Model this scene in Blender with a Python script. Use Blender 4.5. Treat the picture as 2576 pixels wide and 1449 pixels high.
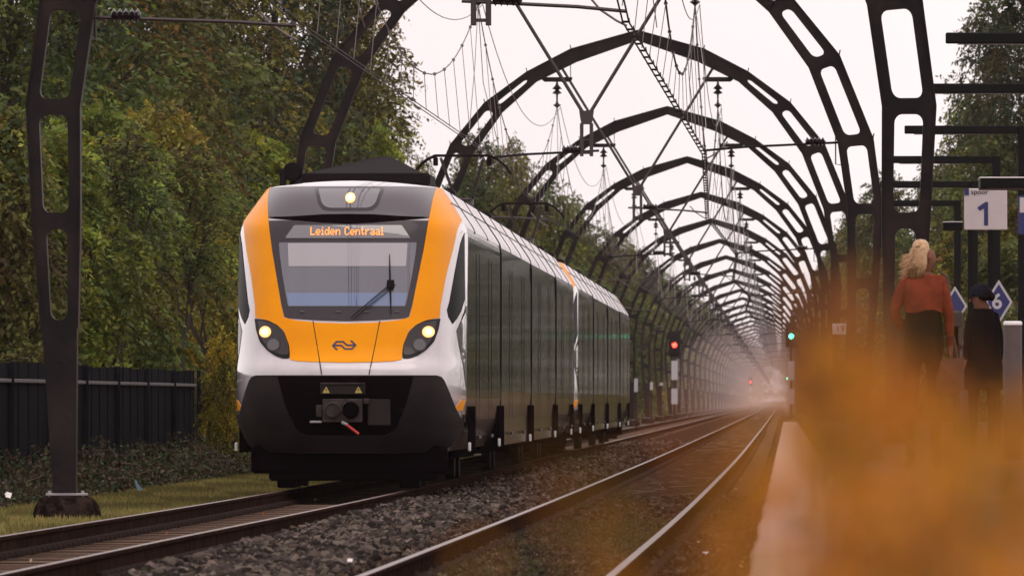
import bpy, math, random
import numpy as np
from mathutils import Vector, Matrix, geometry

# ------------------------------------------------------------------ camera, world, sun
for o in list(bpy.data.objects):
    bpy.data.objects.remove(o)
SC = bpy.context.scene
COL = SC.collection
F = 27948.0            # focal length in pixels of a 2576 px wide picture (a 390 mm lens)
VPX, VPY = 1970.0, 1006.0
CAMZ = 1.06
K = 68.0               # spacing of the arch portals in metres
cam = bpy.data.cameras.new("camera")
camo = bpy.data.objects.new("camera", cam)
COL.objects.link(camo)
cam.sensor_width = 36.0
cam.lens = 36.0 * F / 2576.0
cam.clip_start = 0.5
cam.clip_end = 30000
camo.location = (0, 0, CAMZ)
camo.rotation_euler = (math.pi / 2 + math.atan((VPY - 724.5) / F), 0, math.atan((VPX - 1288) / F))
cam.dof.use_dof = True
cam.dof.focus_distance = 139.0
cam.dof.aperture_fstop = 15.0
SC.camera = camo

SUN_EL, SUN_AZ = math.radians(62), math.radians(150)
world = bpy.data.worlds.new("World")
SC.world = world
world.use_nodes = True
nt = world.node_tree
nt.nodes.clear()
sky = nt.nodes.new("ShaderNodeTexSky")
sky.sky_type = 'NISHITA'
sky.sun_disc = False
sky.sun_elevation = SUN_EL
sky.sun_rotation = SUN_AZ
sky.air_density = 1.2
sky.dust_density = 3.0
b1 = nt.nodes.new("ShaderNodeBackground")
b1.inputs[1].default_value = 0.10
nt.links.new(sky.outputs[0], b1.inputs[0])
# the closed cloud cover of an overcast day in front of that sky
tc = nt.nodes.new("ShaderNodeTexCoord")
nz = nt.nodes.new("ShaderNodeTexNoise")
nz.inputs["Scale"].default_value = 14.0
nz.inputs["Detail"].default_value = 4.0
nt.links.new(tc.outputs["Generated"], nz.inputs["Vector"])
cr = nt.nodes.new("ShaderNodeValToRGB")
cr.color_ramp.elements[0].position = 0.35
cr.color_ramp.elements[0].color = (0.93, 0.83, 0.84, 1)
cr.color_ramp.elements[1].position = 0.65
cr.color_ramp.elements[1].color = (1.0, 0.915, 0.905, 1)
nt.links.new(nz.outputs["Fac"], cr.inputs[0])
b2 = nt.nodes.new("ShaderNodeBackground")
b2.inputs[1].default_value = 1.23
nt.links.new(cr.outputs[0], b2.inputs[0])
mx = nt.nodes.new("ShaderNodeMixShader")
mx.inputs[0].default_value = 0.9
nt.links.new(b1.outputs[0], mx.inputs[1])
nt.links.new(b2.outputs[0], mx.inputs[2])
wo = nt.nodes.new("ShaderNodeOutputWorld")
nt.links.new(mx.outputs[0], wo.inputs[0])

sun = bpy.data.lights.new("sun", 'SUN')
sun.energy = 0.6
sun.angle = math.radians(40)
sun.color = (1.0, 0.90, 0.80)
suno = bpy.data.objects.new("sun", sun)
COL.objects.link(suno)
suno.rotation_euler = (math.radians(90) - SUN_EL, 0, math.pi - SUN_AZ)
vs = SC.view_settings
vs.view_transform = 'Standard'
vs.look = 'None'
vs.exposure = 0.0
vs.gamma = 1.0
SC.cycles.use_denoising = True
SC.cycles.max_bounces = 6
SC.cycles.diffuse_bounces = 2
SC.cycles.glossy_bounces = 3
SC.cycles.transmission_bounces = 4
SC.cycles.transparent_max_bounces = 8
SC.cycles.volume_bounces = 0
SC.cycles.sample_clamp_indirect = 4.0

# ------------------------------------------------------------------ helpers
RNG = np.random.default_rng(7)
random.seed(7)

def at(px, py, y):
    """world point at distance y that stands at picture point (px, py) of a 2576 px wide picture"""
    return ((px - VPX) * y / F, y, CAMZ + (VPY - py) * y / F)

def tag(o, label=None, cat=None, group=None, kind=None):
    if label: o["label"] = label
    if cat: o["category"] = cat
    if group: o["group"] = group
    if kind: o["kind"] = kind
    return o

def empty(name, loc=(0, 0, 0), rz=0.0):
    o = bpy.data.objects.new(name, None)
    o.location = loc
    o.rotation_euler = (0, 0, rz)
    o.empty_display_size = 0.2
    COL.objects.link(o)
    return o

def copy_thing(root):
    r = root.copy(); COL.objects.link(r)
    for ch in list(root.children):
        c = ch.copy(); COL.objects.link(c); c.parent = r
        for g in list(ch.children):
            d = g.copy(); COL.objects.link(d); d.parent = c
    return r

class MB:
    """collects shapes and links them as one mesh object"""
    def __init__(s):
        s.v = []; s.f = []; s.m = []
    def add(s, vs, fs, mi=0):
        b = len(s.v)
        s.v += [tuple(x) for x in vs]
        s.f += [tuple(b + i for i in f) for f in fs]
        s.m += [mi] * len(fs)
    def box(s, x0, x1, y0, y1, z0, z1, mi=0):
        v = [(x, y, z) for z in (z0, z1) for y in (y0, y1) for x in (x0, x1)]
        s.add(v, [(0, 2, 3, 1), (4, 5, 7, 6), (0, 1, 5, 4), (2, 6, 7, 3), (0, 4, 6, 2), (1, 3, 7, 5)], mi)
    def bbox(s, x0, x1, y0, y1, z0, z1, b=0.01, mi=0):
        """box with chamfered edges: profile in xz, chamfered ring in y"""
        ring = lambda e, y: [(x0 + e + b, y, z0 + e), (x1 - e - b, y, z0 + e), (x1 - e, y, z0 + e + b), (x1 - e, y, z1 - e - b),
                             (x1 - e - b, y, z1 - e), (x0 + e + b, y, z1 - e), (x0 + e, y, z1 - e - b), (x0 + e, y, z0 + e + b)]
        rs = ring(b, y0) + ring(0, y0 + b) + ring(0, y1 - b) + ring(b, y1)
        fs = [tuple(range(8)), tuple(31 - i for i in range(8))]
        for k in range(3):
            for i in range(8):
                j = (i + 1) % 8
                fs.append((k * 8 + i, k * 8 + 8 + i, k * 8 + 8 + j, k * 8 + j))
        s.add(rs, fs, mi)
    def tube(s, pts, r, n=6, mi=0, cap=True):
        pts = [Vector(p) for p in pts]
        rr = r if isinstance(r, (list, tuple)) else [r] * len(pts)
        vs = []; fs = []
        for i, p in enumerate(pts):
            t = (pts[min(i + 1, len(pts) - 1)] - pts[max(i - 1, 0)]).normalized()
            a = Vector((0, 0, 1)) if abs(t.z) < 0.9 else Vector((1, 0, 0))
            u = t.cross(a).normalized(); w = t.cross(u).normalized()
            for k in range(n):
                an = 2 * math.pi * k / n
                vs.append(p + (u * math.cos(an) + w * math.sin(an)) * rr[i])
        for i in range(len(pts) - 1):
            for k in range(n):
                j = (k + 1) % n
                fs.append((i * n + k, i * n + j, (i + 1) * n + j, (i + 1) * n + k))
        if cap:
            fs.append(tuple(range(n - 1, -1, -1)))
            fs.append(tuple((len(pts) - 1) * n + k for k in range(n)))
        s.add(vs, fs, mi)
    def lathe(s, prof, c=(0, 0, 0), n=16, mi=0, axis='z'):
        """prof: list of (r, h)"""
        vs = []
        for r, h in prof:
            for k in range(n):
                a = 2 * math.pi * k / n
                if axis == 'z': vs.append((c[0] + r * math.cos(a), c[1] + r * math.sin(a), c[2] + h))
                elif axis == 'x': vs.append((c[0] + h, c[1] + r * math.cos(a), c[2] + r * math.sin(a)))
                else: vs.append((c[0] + r * math.cos(a), c[1] + h, c[2] + r * math.sin(a)))
        fs = []
        for i in range(len(prof) - 1):
            for k in range(n):
                j = (k + 1) % n
                fs.append((i * n + k, i * n + j, (i + 1) * n + j, (i + 1) * n + k))
        fs.append(tuple(range(n - 1, -1, -1))); fs.append(tuple((len(prof) - 1) * n + k for k in range(n)))
        s.add(vs, fs, mi)
    def poly(s, pts, y0, y1, mi=0):
        """polygon in (x, z) given thickness from y0 to y1"""
        n = len(pts)
        vs = [(p[0], y0, p[1]) for p in pts] + [(p[0], y1, p[1]) for p in pts]
        fs = [tuple(range(n)), tuple(range(2 * n - 1, n - 1, -1))] + [(i, n + i, n + (i + 1) % n, (i + 1) % n) for i in range(n)]
        s.add(vs, fs, mi)
    def build(s, name, mats, parent=None, smooth=False, loc=None):
        me = bpy.data.meshes.new(name)
        me.from_pydata(s.v, [], s.f)
        mats = mats if isinstance(mats, (list, tuple)) else [mats]
        for m in mats: me.materials.append(m)
        me.polygons.foreach_set("material_index", s.m)
        if smooth: me.polygons.foreach_set("use_smooth", [True] * len(s.f))
        me.update()
        import bmesh
        bm = bmesh.new(); bm.from_mesh(me)
        bmesh.ops.recalc_face_normals(bm, faces=bm.faces)
        bm.to_mesh(me); bm.free()
        o = bpy.data.objects.new(name, me)
        if loc: o.location = loc
        COL.objects.link(o)
        if parent: o.parent = parent
        return o

def np_mesh(name, V, Fq, mats, tint=None, parent=None, smooth=False):
    """V (n,3), Fq (m,k) with k = 3 or 4; tint per face"""
    me = bpy.data.meshes.new(name)
    V = np.asarray(V, dtype=np.float32); Fq = np.asarray(Fq, dtype=np.int32)
    m, k = Fq.shape
    me.vertices.add(len(V)); me.vertices.foreach_set("co", V.ravel())
    me.loops.add(m * k); me.loops.foreach_set("vertex_index", Fq.ravel())
    me.polygons.add(m)
    me.polygons.foreach_set("loop_start", np.arange(0, m * k, k, dtype=np.int32))
    me.polygons.foreach_set("loop_total", np.full(m, k, dtype=np.int32))
    if smooth: me.polygons.foreach_set("use_smooth", np.ones(m, dtype=bool))
    me.materials.append(mats)
    if tint is not None:
        a = me.attributes.new("tint", 'FLOAT_COLOR', 'FACE')
        t = np.concatenate([tint, np.ones((m, 1))], axis=1).astype(np.float32)
        a.data.foreach_set("color", t.ravel())
    me.update(calc_edges=True)
    me.validate()
    o = bpy.data.objects.new(name, me)
    COL.objects.link(o)
    if parent: o.parent = parent
    return o

def mat(name, col, rough=0.5, metal=0.0, spec=0.5, coat=0.0, col2=None, nscale=3.0, bump=0.0, bscale=30.0, stretch=(1, 1, 1),
        emit=None, estr=0.0, coat_rough=0.03, n0=0.4, n1=0.6, rvar=0.0, detail=6.0):
    m = bpy.data.materials.new(name); m.use_nodes = True
    t = m.node_tree; p = t.nodes["Principled BSDF"]
    p.inputs["Base Color"].default_value = (*col, 1)
    p.inputs["Roughness"].default_value = rough
    p.inputs["Metallic"].default_value = metal
    p.inputs["Specular IOR Level"].default_value = spec
    p.inputs["Coat Weight"].default_value = coat
    p.inputs["Coat Roughness"].default_value = coat_rough
    tcn = t.nodes.new("ShaderNodeTexCoord"); mp = t.nodes.new("ShaderNodeMapping")
    mp.inputs["Scale"].default_value = stretch
    t.links.new(tcn.outputs["Object"], mp.inputs["Vector"])
    if col2 is not None:
        n = t.nodes.new("ShaderNodeTexNoise"); n.inputs["Scale"].default_value = nscale; n.inputs["Detail"].default_value = detail
        n.inputs["Roughness"].default_value = 0.6
        t.links.new(mp.outputs[0], n.inputs["Vector"])
        r = t.nodes.new("ShaderNodeValToRGB")
        r.color_ramp.elements[0].position = n0; r.color_ramp.elements[0].color = (*col, 1)
        r.color_ramp.elements[1].position = n1; r.color_ramp.elements[1].color = (*col2, 1)
        t.links.new(n.outputs["Fac"], r.inputs[0]); t.links.new(r.outputs[0], p.inputs["Base Color"])
        if rvar:
            q = t.nodes.new("ShaderNodeMapRange"); q.inputs[3].default_value = rough - rvar; q.inputs[4].default_value = rough + rvar
            t.links.new(n.outputs["Fac"], q.inputs[0]); t.links.new(q.outputs[0], p.inputs["Roughness"])
    if bump:
        n2 = t.nodes.new("ShaderNodeTexNoise"); n2.inputs["Scale"].default_value = bscale; n2.inputs["Detail"].default_value = 5
        t.links.new(mp.outputs[0], n2.inputs["Vector"])
        b = t.nodes.new("ShaderNodeBump"); b.inputs["Strength"].default_value = bump; b.inputs["Distance"].default_value = 0.02
        t.links.new(n2.outputs["Fac"], b.inputs["Height"]); t.links.new(b.outputs[0], p.inputs["Normal"])
        if coat: t.links.new(b.outputs[0], p.inputs["Coat Normal"])
    if emit:
        p.inputs["Emission Color"].default_value = (*emit, 1); p.inputs["Emission Strength"].default_value = estr
    return m

def leaf_mat(name, transl=0.35, gain=1.0, rough=0.6, vary=False):
    m = bpy.data.materials.new(name); m.use_nodes = True
    t = m.node_tree; p = t.nodes["Principled BSDF"]; out = t.nodes["Material Output"]
    a = t.nodes.new("ShaderNodeAttribute"); a.attribute_name = "tint"
    oi = t.nodes.new("ShaderNodeObjectInfo")
    rr_ = t.nodes.new("ShaderNodeValToRGB"); rr_.color_ramp.interpolation = 'LINEAR'
    rr_.color_ramp.elements[0].color = (0.62, 0.72, 0.80, 1); rr_.color_ramp.elements[1].color = (1.65, 1.35, 0.85, 1)
    for ps_, cc_ in ((0.25, (1.15, 1.30, 0.85, 1)), (0.5, (0.75, 0.80, 0.90, 1)), (0.75, (1.25, 1.0, 0.85, 1))):
        e_ = rr_.color_ramp.elements.new(ps_); e_.color = cc_
    t.links.new(oi.outputs["Random"], rr_.inputs[0])
    vm = t.nodes.new("ShaderNodeVectorMath"); vm.operation = 'MULTIPLY'
    t.links.new(a.outputs["Color"], vm.inputs[0]); t.links.new(rr_.outputs[0], vm.inputs[1])
    n = t.nodes.new("ShaderNodeTexNoise"); n.inputs["Scale"].default_value = 0.9; n.inputs["Detail"].default_value = 3
    g = t.nodes.new("ShaderNodeTexCoord"); t.links.new(g.outputs["Object"], n.inputs["Vector"])
    mr = t.nodes.new("ShaderNodeMapRange"); mr.inputs[1].default_value = 0.3; mr.inputs[2].default_value = 0.7
    mr.inputs[3].default_value = 0.6 * gain; mr.inputs[4].default_value = 1.35 * gain
    t.links.new(n.outputs["Fac"], mr.inputs[0])
    v = t.nodes.new("ShaderNodeVectorMath"); v.operation = 'SCALE'
    t.links.new((vm if vary else a).outputs[0], v.inputs[0]); t.links.new(mr.outputs[0], v.inputs["Scale"])
    t.links.new(v.outputs[0], p.inputs["Base Color"])
    p.inputs["Roughness"].default_value = rough
    p.inputs["Specular IOR Level"].default_value = 0.3
    tr = t.nodes.new("ShaderNodeBsdfTranslucent"); t.links.new(v.outputs[0], tr.inputs[0])
    ms = t.nodes.new("ShaderNodeMixShader"); ms.inputs[0].default_value = transl
    t.links.new(p.outputs[0], ms.inputs[1]); t.links.new(tr.outputs[0], ms.inputs[2]); t.links.new(ms.outputs[0], out.inputs[0])
    return m

M = {}
M['iron'] = mat('black_iron', (0.009, 0.006, 0.007), 0.5, spec=0.16, col2=(0.028, 0.018, 0.016), nscale=1.6, bump=0.25, bscale=18, n0=0.42, n1=0.72)
_t = M['iron'].node_tree
_mp = [n_ for n_ in _t.nodes if n_.type == 'MAPPING'][0]; _oi = _t.nodes.new("ShaderNodeObjectInfo")
_ml = _t.nodes.new("ShaderNodeVectorMath"); _ml.operation = 'SCALE'; _ml.inputs[0].default_value = (60, 40, 90)
_t.links.new(_oi.outputs["Random"], _ml.inputs["Scale"]); _t.links.new(_ml.outputs[0], _mp.inputs["Location"])
M['iron2'] = mat('dark_iron_fittings', (0.014, 0.010, 0.011), 0.5, spec=0.2)
M['rod'] = mat('tie_rod_steel', (0.05, 0.035, 0.035), 0.45, metal=0.2)
M['porcelain'] = mat('brown_porcelain', (0.02, 0.012, 0.014), 0.15)
M['copper'] = mat('dark_copper_wire', (0.012, 0.008, 0.010), 0.5, spec=0.15)
M['pale_wire'] = mat('weathered_pale_wire', (0.20, 0.16, 0.16), 0.5)
M['concrete'] = mat('weathered_concrete', (0.16, 0.13, 0.11), 0.9, col2=(0.30, 0.25, 0.22), nscale=2.0, bump=0.4, bscale=25)
M['mound'] = mat('dark_crusted_concrete', (0.008, 0.005, 0.005), 0.95, spec=0.0, col2=(0.035, 0.022, 0.018), nscale=9, bump=1.0, bscale=22)
M['rail'] = mat('rusty_rail_side', (0.022, 0.012, 0.009), 0.8, col2=(0.040, 0.022, 0.016), nscale=4, spec=0.0)
M['railhead'] = mat('polished_rail_head', (0.20, 0.135, 0.12), 0.36, metal=0.9)
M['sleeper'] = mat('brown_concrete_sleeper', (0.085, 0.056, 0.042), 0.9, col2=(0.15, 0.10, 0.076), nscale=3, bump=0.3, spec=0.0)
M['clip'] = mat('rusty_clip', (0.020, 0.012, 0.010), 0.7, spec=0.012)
M['sleeperside'] = mat('sleeper_side_painted_shade', (0.018, 0.011, 0.009), 0.9, spec=0.0)  # sleeper sides darker than the tops, shade put into the colour
M['ballast'] = mat('ballast_bed', (0.024, 0.016, 0.013), 1.0, col2=(0.062, 0.040, 0.031), nscale=7, bump=1.0, bscale=16, spec=0.0)
M['soil'] = mat('soil_ground', (0.035, 0.03, 0.016), 1.0, col2=(0.07, 0.05, 0.028), nscale=0.6, bump=0.6, bscale=6, spec=0.1)
M['white'] = mat('white_train_paint', (0.68, 0.62, 0.65), 0.16, coat=1.0, bump=0.012, bscale=2.0, col2=(0.58, 0.52, 0.54), nscale=1.1)
M['orange'] = mat('orange_yellow_train_paint', (1.0, 0.355, 0.0), 0.4, spec=0.08, coat=0.12, col2=(0.93, 0.31, 0.0), nscale=0.9)
M['greytop'] = mat('grey_mauve_train_paint', (0.085, 0.070, 0.083), 0.40, coat=0.3, coat_rough=0.15)
M['frame'] = mat('dark_window_frame', (0.040, 0.030, 0.037), 0.3, spec=0.3, coat=0.1)
M['black'] = mat('black_train_paint', (0.006, 0.005, 0.006), 0.4, spec=0.2)
M['skirt'] = mat('charcoal_plastic_skirt', (0.024, 0.019, 0.020), 0.6, bump=0.1, bscale=60, spec=0.06, col2=(0.033, 0.026, 0.025), nscale=1.5)
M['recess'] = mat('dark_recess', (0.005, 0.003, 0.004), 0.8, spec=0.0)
M['glass'] = mat('mauve_windscreen', (0.060, 0.053, 0.085), 0.02, spec=1.0, coat=0.0)
M['glass'].node_tree.nodes['Principled BSDF'].inputs['IOR'].default_value = 1.72
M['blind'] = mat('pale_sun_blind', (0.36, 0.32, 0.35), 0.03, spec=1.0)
M['desk'] = mat('blue_desk_reflection', (0.08, 0.14, 0.31), 0.03, spec=1.0)  # blue reflection of the desk in the windscreen, painted as colour
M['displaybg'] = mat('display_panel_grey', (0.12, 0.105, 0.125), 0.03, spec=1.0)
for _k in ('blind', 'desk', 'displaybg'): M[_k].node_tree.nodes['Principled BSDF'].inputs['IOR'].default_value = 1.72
M['blackglass'] = mat('black_side_glass', (0.005, 0.005, 0.006), 0.35, spec=0.012)
M['lampglass'] = mat('dark_headlight_housing', (0.030, 0.022, 0.022), 0.3, spec=0.3, coat=0.25)
M['lens'] = mat('grey_lamp_lens', (0.09, 0.08, 0.085), 0.25, coat=0.5)
M['navy'] = mat('navy_marking', (0.030, 0.020, 0.085), 0.4)
M['seam'] = mat('panel_seam', (0.02, 0.012, 0.008), 0.8)
M['metal'] = mat('coupler_metal', (0.060, 0.045, 0.043), 0.5, metal=0.2, spec=0.2, col2=(0.030, 0.022, 0.021), nscale=12)
M['red'] = mat('red_lever', (0.55, 0.04, 0.03), 0.5)
M['yellow'] = mat('warning_yellow', (0.55, 0.42, 0.10), 0.6)
M['lamp'] = mat('lit_lamp', (1, 0.9, 0.7), 0.3, emit=(1.0, 0.68, 0.32), estr=5.0)
M['lampring'] = mat('painted_lamp_halo', (0.9, 0.6, 0.3), 0.3, emit=(1.0, 0.46, 0.13), estr=1.15)  # glowing ring that imitates the glare halo around each headlamp
M['led'] = mat('orange_led', (0.9, 0.3, 0.05), 0.5, emit=(1.0, 0.33, 0.09), estr=1.25)
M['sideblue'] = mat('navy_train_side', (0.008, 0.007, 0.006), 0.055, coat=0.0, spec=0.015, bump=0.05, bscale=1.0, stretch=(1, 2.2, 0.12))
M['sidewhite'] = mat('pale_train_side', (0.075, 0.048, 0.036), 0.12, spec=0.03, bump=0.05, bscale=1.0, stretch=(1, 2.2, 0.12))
M['roof'] = mat('white_train_roof', (0.86, 0.81, 0.83), 0.42, spec=0.4, col2=(0.72, 0.67, 0.70), nscale=1.2, bump=0.02, bscale=1.2)
M['gear'] = mat('dark_roof_gear', (0.009, 0.006, 0.007), 0.7, spec=0.1)
M['fence'] = mat('black_fence_board', (0.008, 0.009, 0.013), 0.8, spec=0.02, col2=(0.015, 0.016, 0.022), nscale=1.4, stretch=(1, 6, 0.5))
M['fencerail'] = mat('pale_fence_rail', (0.22, 0.19, 0.20), 0.5)
M['bark'] = mat('tree_bark', (0.022, 0.016, 0.012), 0.9, col2=(0.05, 0.038, 0.028), nscale=3, stretch=(1, 1, 0.2))
M['leaf'] = leaf_mat('leaves', 0.36, 1.5, vary=True)
M['cover'] = leaf_mat('ground_cover_leaves', 0.30)
M['weedleaf'] = leaf_mat('dry_orange_leaves', 0.5, 1.15)
M['weedleaf'].node_tree.nodes['Principled BSDF'].inputs['Specular IOR Level'].default_value = 0.0
M['grass'] = leaf_mat('grass_blades', 0.3)
M['stone'] = leaf_mat('ballast_stones', 0.0, rough=0.85)
M['stone'].node_tree.nodes['Principled BSDF'].inputs['Specular IOR Level'].default_value = 0.05
M['paving'] = mat('platform_paving', (0.16, 0.10, 0.075), 0.95, spec=0.0, col2=(0.30, 0.20, 0.155), nscale=1.3, bump=0.2, bscale=14)
M['coping'] = mat('platform_edge_slab', (0.44, 0.28, 0.22), 0.9, spec=0.1, col2=(0.54, 0.36, 0.29), nscale=2.0, bump=0.15, bscale=20)
M['darkpost'] = mat('dark_green_black_post', (0.006, 0.006, 0.006), 0.5, spec=0.12)
M['signwhite'] = mat('white_sign_face', (0.60, 0.53, 0.53), 0.45, col2=(0.55, 0.48, 0.49), nscale=4)
M['signblue'] = mat('blue_sign_face', (0.020, 0.022, 0.12), 0.4)
M['lightgrey'] = mat('pale_grey_metal', (0.30, 0.27, 0.28), 0.45, col2=(0.36, 0.33, 0.33), nscale=3)
M['bollard'] = mat('grey_bollard_paint', (0.070, 0.050, 0.048), 0.6, spec=0.15, col2=(0.09, 0.065, 0.062), nscale=3)
M['cap_and_glint'] = mat('white_cap_and_glint', (0.85, 0.82, 0.82), 0.35)  # bollard tops, and white paint standing in for glints and skylight
M['sigred'] = mat('red_signal_light', (1, 0.1, 0.05), 0.4, emit=(1.0, 0.035, 0.02), estr=9.0)
M['siggreen'] = mat('green_signal_light', (0.1, 1, 0.6), 0.4, emit=(0.06, 1.0, 0.50), estr=9.0)
M['sigwhite'] = mat('white_signal_band', (0.50, 0.46, 0.49), 0.6)
M['skin'] = mat('skin', (0.20, 0.088, 0.058), 0.7, spec=0.1)  # darkened evenly, the backlit shade of the face put into the colour
M['blond'] = mat('blond_hair', (0.62, 0.40, 0.22), 0.5, col2=(0.42, 0.24, 0.12), nscale=40)
M['darkhair'] = mat('dark_hair', (0.012, 0.007, 0.005), 0.7, spec=0.1)
M['rust'] = mat('rust_red_knit', (0.24, 0.045, 0.024), 0.9, spec=0.05, col2=(0.16, 0.032, 0.018), nscale=9, bump=0.4, bscale=60)
M['blackcloth'] = mat('black_cloth', (0.010, 0.007, 0.007), 0.9, spec=0.05, bump=0.3, bscale=25)
M['greycloth'] = mat('blue_grey_cloth', (0.016, 0.015, 0.024), 0.95, spec=0.05, bump=0.3, bscale=25)
M['brownbag'] = mat('brown_leather', (0.06, 0.030, 0.020), 0.5)
M['paperbag'] = mat('tan_paper', (0.13, 0.065, 0.042), 0.95, spec=0.05)
M['litter'] = mat('white_litter', (0.75, 0.68, 0.66), 0.6)
M['bluerag'] = mat('pale_blue_plastic', (0.20, 0.36, 0.46), 0.5)

def smooth_interp(tab, dx=0.01, sig=0.05):
    xs = np.array([t[0] for t in tab], float); ys = np.array([t[1] for t in tab], float)
    g = np.arange(xs[0], xs[-1] + dx, dx); v = np.interp(g, xs, ys)
    n = max(1, int(3 * sig / dx)); k = np.exp(-0.5 * (np.arange(-n, n + 1) * dx / sig) ** 2); k /= k.sum()
    # odd reflection keeps the end values
    vp = np.concatenate([2 * v[0] - v[n:0:-1], v, 2 * v[-1] - v[-2:-n - 2:-1]])
    w = np.convolve(vp, k, mode='valid')
    return lambda x: np.interp(x, g, w)

# lateral position (to the left of the camera axis) of the track centres, by n = y / K
_r = smooth_interp([(0.3, 1.95), (0.97, 1.80), (1.5, 1.68), (3, 1.57), (6, 1.53), (20, 1.50), (60, 1.50)], 0.05, 0.35)
_l = smooth_interp([(0.3, 6.1), (0.9, 5.84), (1.3, 5.72), (1.7, 5.50), (2.02, 5.42), (2.5, 5.40), (20, 5.36), (60, 5.36)], 0.02, 0.12)
def track_r(y): return -float(_r(y / K))
def track_l(y): return -float(_l(y / K))
PC = -3.44            # centre of the portals
# ------------------------------------------------------------------ ground, ballast, tracks, platform
g = MB()
ys = [-60, 40, 80, 120, 170, 240, 340, 500, 800, 1300, 2200, 4000, 9000]
xs = [-3000, -400, -60, -25, -14, -10, -7.6, 3.0, 6.0, 14, 60, 400, 3000]
def gz(x, y):
    if x < -7: return -0.36
    return -0.34
v = [(x, y, gz(x, y)) for y in ys for x in xs]
nx = len(xs)
g.add(v, [(j * nx + i, j * nx + i + 1, (j + 1) * nx + i + 1, (j + 1) * nx + i) for j in range(len(ys) - 1) for i in range(nx - 1)])
tag(g.build('ground', M['soil']), kind='structure')

# ballast bed: an undulating sheet that slopes down at its shoulder
def bed_sheet():
    yy = np.concatenate([np.arange(30, 260, 0.5), np.arange(260, 700, 4.0), np.arange(700, 3600, 60.0)])
    xx = np.concatenate([np.arange(-7.6, -7.0, 0.15), np.arange(-7.0, 0.0, 0.14), [0.25]])
    X, Y = np.meshgrid(xx, yy)
    Z = np.full_like(X, -0.235)
    Z += 0.02 * np.sin(X * 7 + np.sin(Y * 0.9)) * np.sin(Y * 1.3) + 0.012 * RNG.standard_normal(X.shape)
    mid = np.exp(-((X + 3.6) / 0.75) ** 2); Z += mid * 0.05
    inr = (X > -2.75) & (X < -0.75); Z[inr] += 0.062
    Z[X < -4.3] -= 0.06
    Z[X < -7.05] = -0.36
    Z[:, -1] = -0.30
    V = np.stack([X.ravel(), Y.ravel(), Z.ravel()], 1)
    n1, n0 = X.shape
    a = (np.arange(n1 - 1)[:, None] * n0 + np.arange(n0 - 1)[None, :]).ravel()
    Fq = np.stack([a, a + 1, a + 1 + n0, a + n0], 1)
    return np_mesh('ballast_bed', V, Fq, M['ballast'], smooth=True)
tag(bed_sheet(), kind='structure')

# loose stones on the bed near the camera
def stones(n, cx_fun, y0, y1, smin, smax, base=(0.080, 0.061, 0.051), zb=-0.235):
    y = y0 + (y1 - y0) * RNG.random(n) ** 1.25
    x = cx_fun(y, n)
    s = smin + (smax - smin) * RNG.random(n) ** 1.6
    z = zb + 0.05 * np.exp(-((x + 3.6) / 0.75) ** 2) + s * (0.15 + 0.6 * RNG.random(n))
    cube = np.array([(a, b, c) for c in (-1, 1) for b in (-1, 1) for a in (-1, 1)], float)
    q = RNG.standard_normal((n, 4)); q /= np.linalg.norm(q, axis=1)[:, None]
    w, i, j, k = q.T
    R = np.stack([1 - 2 * (j * j + k * k), 2 * (i * j - k * w), 2 * (i * k + j * w), 2 * (i * j + k * w), 1 - 2 * (i * i + k * k), 2 * (j * k - i * w),
                  2 * (i * k - j * w), 2 * (j * k + i * w), 1 - 2 * (i * i + j * j)], 1).reshape(n, 3, 3)
    loc = cube[None] * (0.55 + 0.6 * RNG.random((n, 8, 3))) * (s[:, None, None] * np.array([0.62, 0.5, 0.40]))
    V = np.einsum('nij,nkj->nki', R, loc) + np.stack([x, y, z], 1)[:, None, :]
    f = np.array([(0, 2, 3, 1), (4, 5, 7, 6), (0, 1, 5, 4), (2, 6, 7, 3), (0, 4, 6, 2), (1, 3, 7, 5)])
    Fq = (np.arange(n)[:, None, None] * 8 + f[None]).reshape(-1, 4)
    g_ = np.clip(0.22 + RNG.random(n) ** 1.8 * 1.75, 0, 2.2)[:, None] * np.array(base)[None] * (1 + 0.035 * RNG.standard_normal((n, 3)))
    return V.reshape(-1, 3), Fq, np.repeat(np.clip(g_, 0.01, 0.6), 6, axis=0)
parts = []
parts.append(stones(30000, lambda y, n: -3.55 + np.clip(RNG.standard_normal(n) * 0.62, -1.05, 1.25), 62, 150, 0.035, 0.085))
parts.append(stones(9000, lambda y, n: -1.75 + (RNG.random(n) - 0.5) * 2.6, 62, 140, 0.025, 0.055, (0.055, 0.036, 0.026), -0.178))
parts.append(stones(9000, lambda y, n: -3.55 + (RNG.random(n) - 0.5) * 2.2, 130, 330, 0.04, 0.09, (0.075, 0.052, 0.042)))
parts.append(stones(5000, lambda y, n: -0.45 + (RNG.random(n) - 0.5) * 0.8, 60, 200, 0.03, 0.06, (0.055, 0.034, 0.024)))
off = 0; VV = []; FF = []; TT = []
for V_, F_, T_ in parts:
    VV.append(V_); FF.append(F_ + off); TT.append(T_); off += len(V_)
tag(np_mesh('ballast_stones', np.concatenate(VV), np.concatenate(FF), M['stone'], np.concatenate(TT)), 'loose grey and brown ballast stones between and beside the rails', 'stones', kind='stuff')

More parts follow.
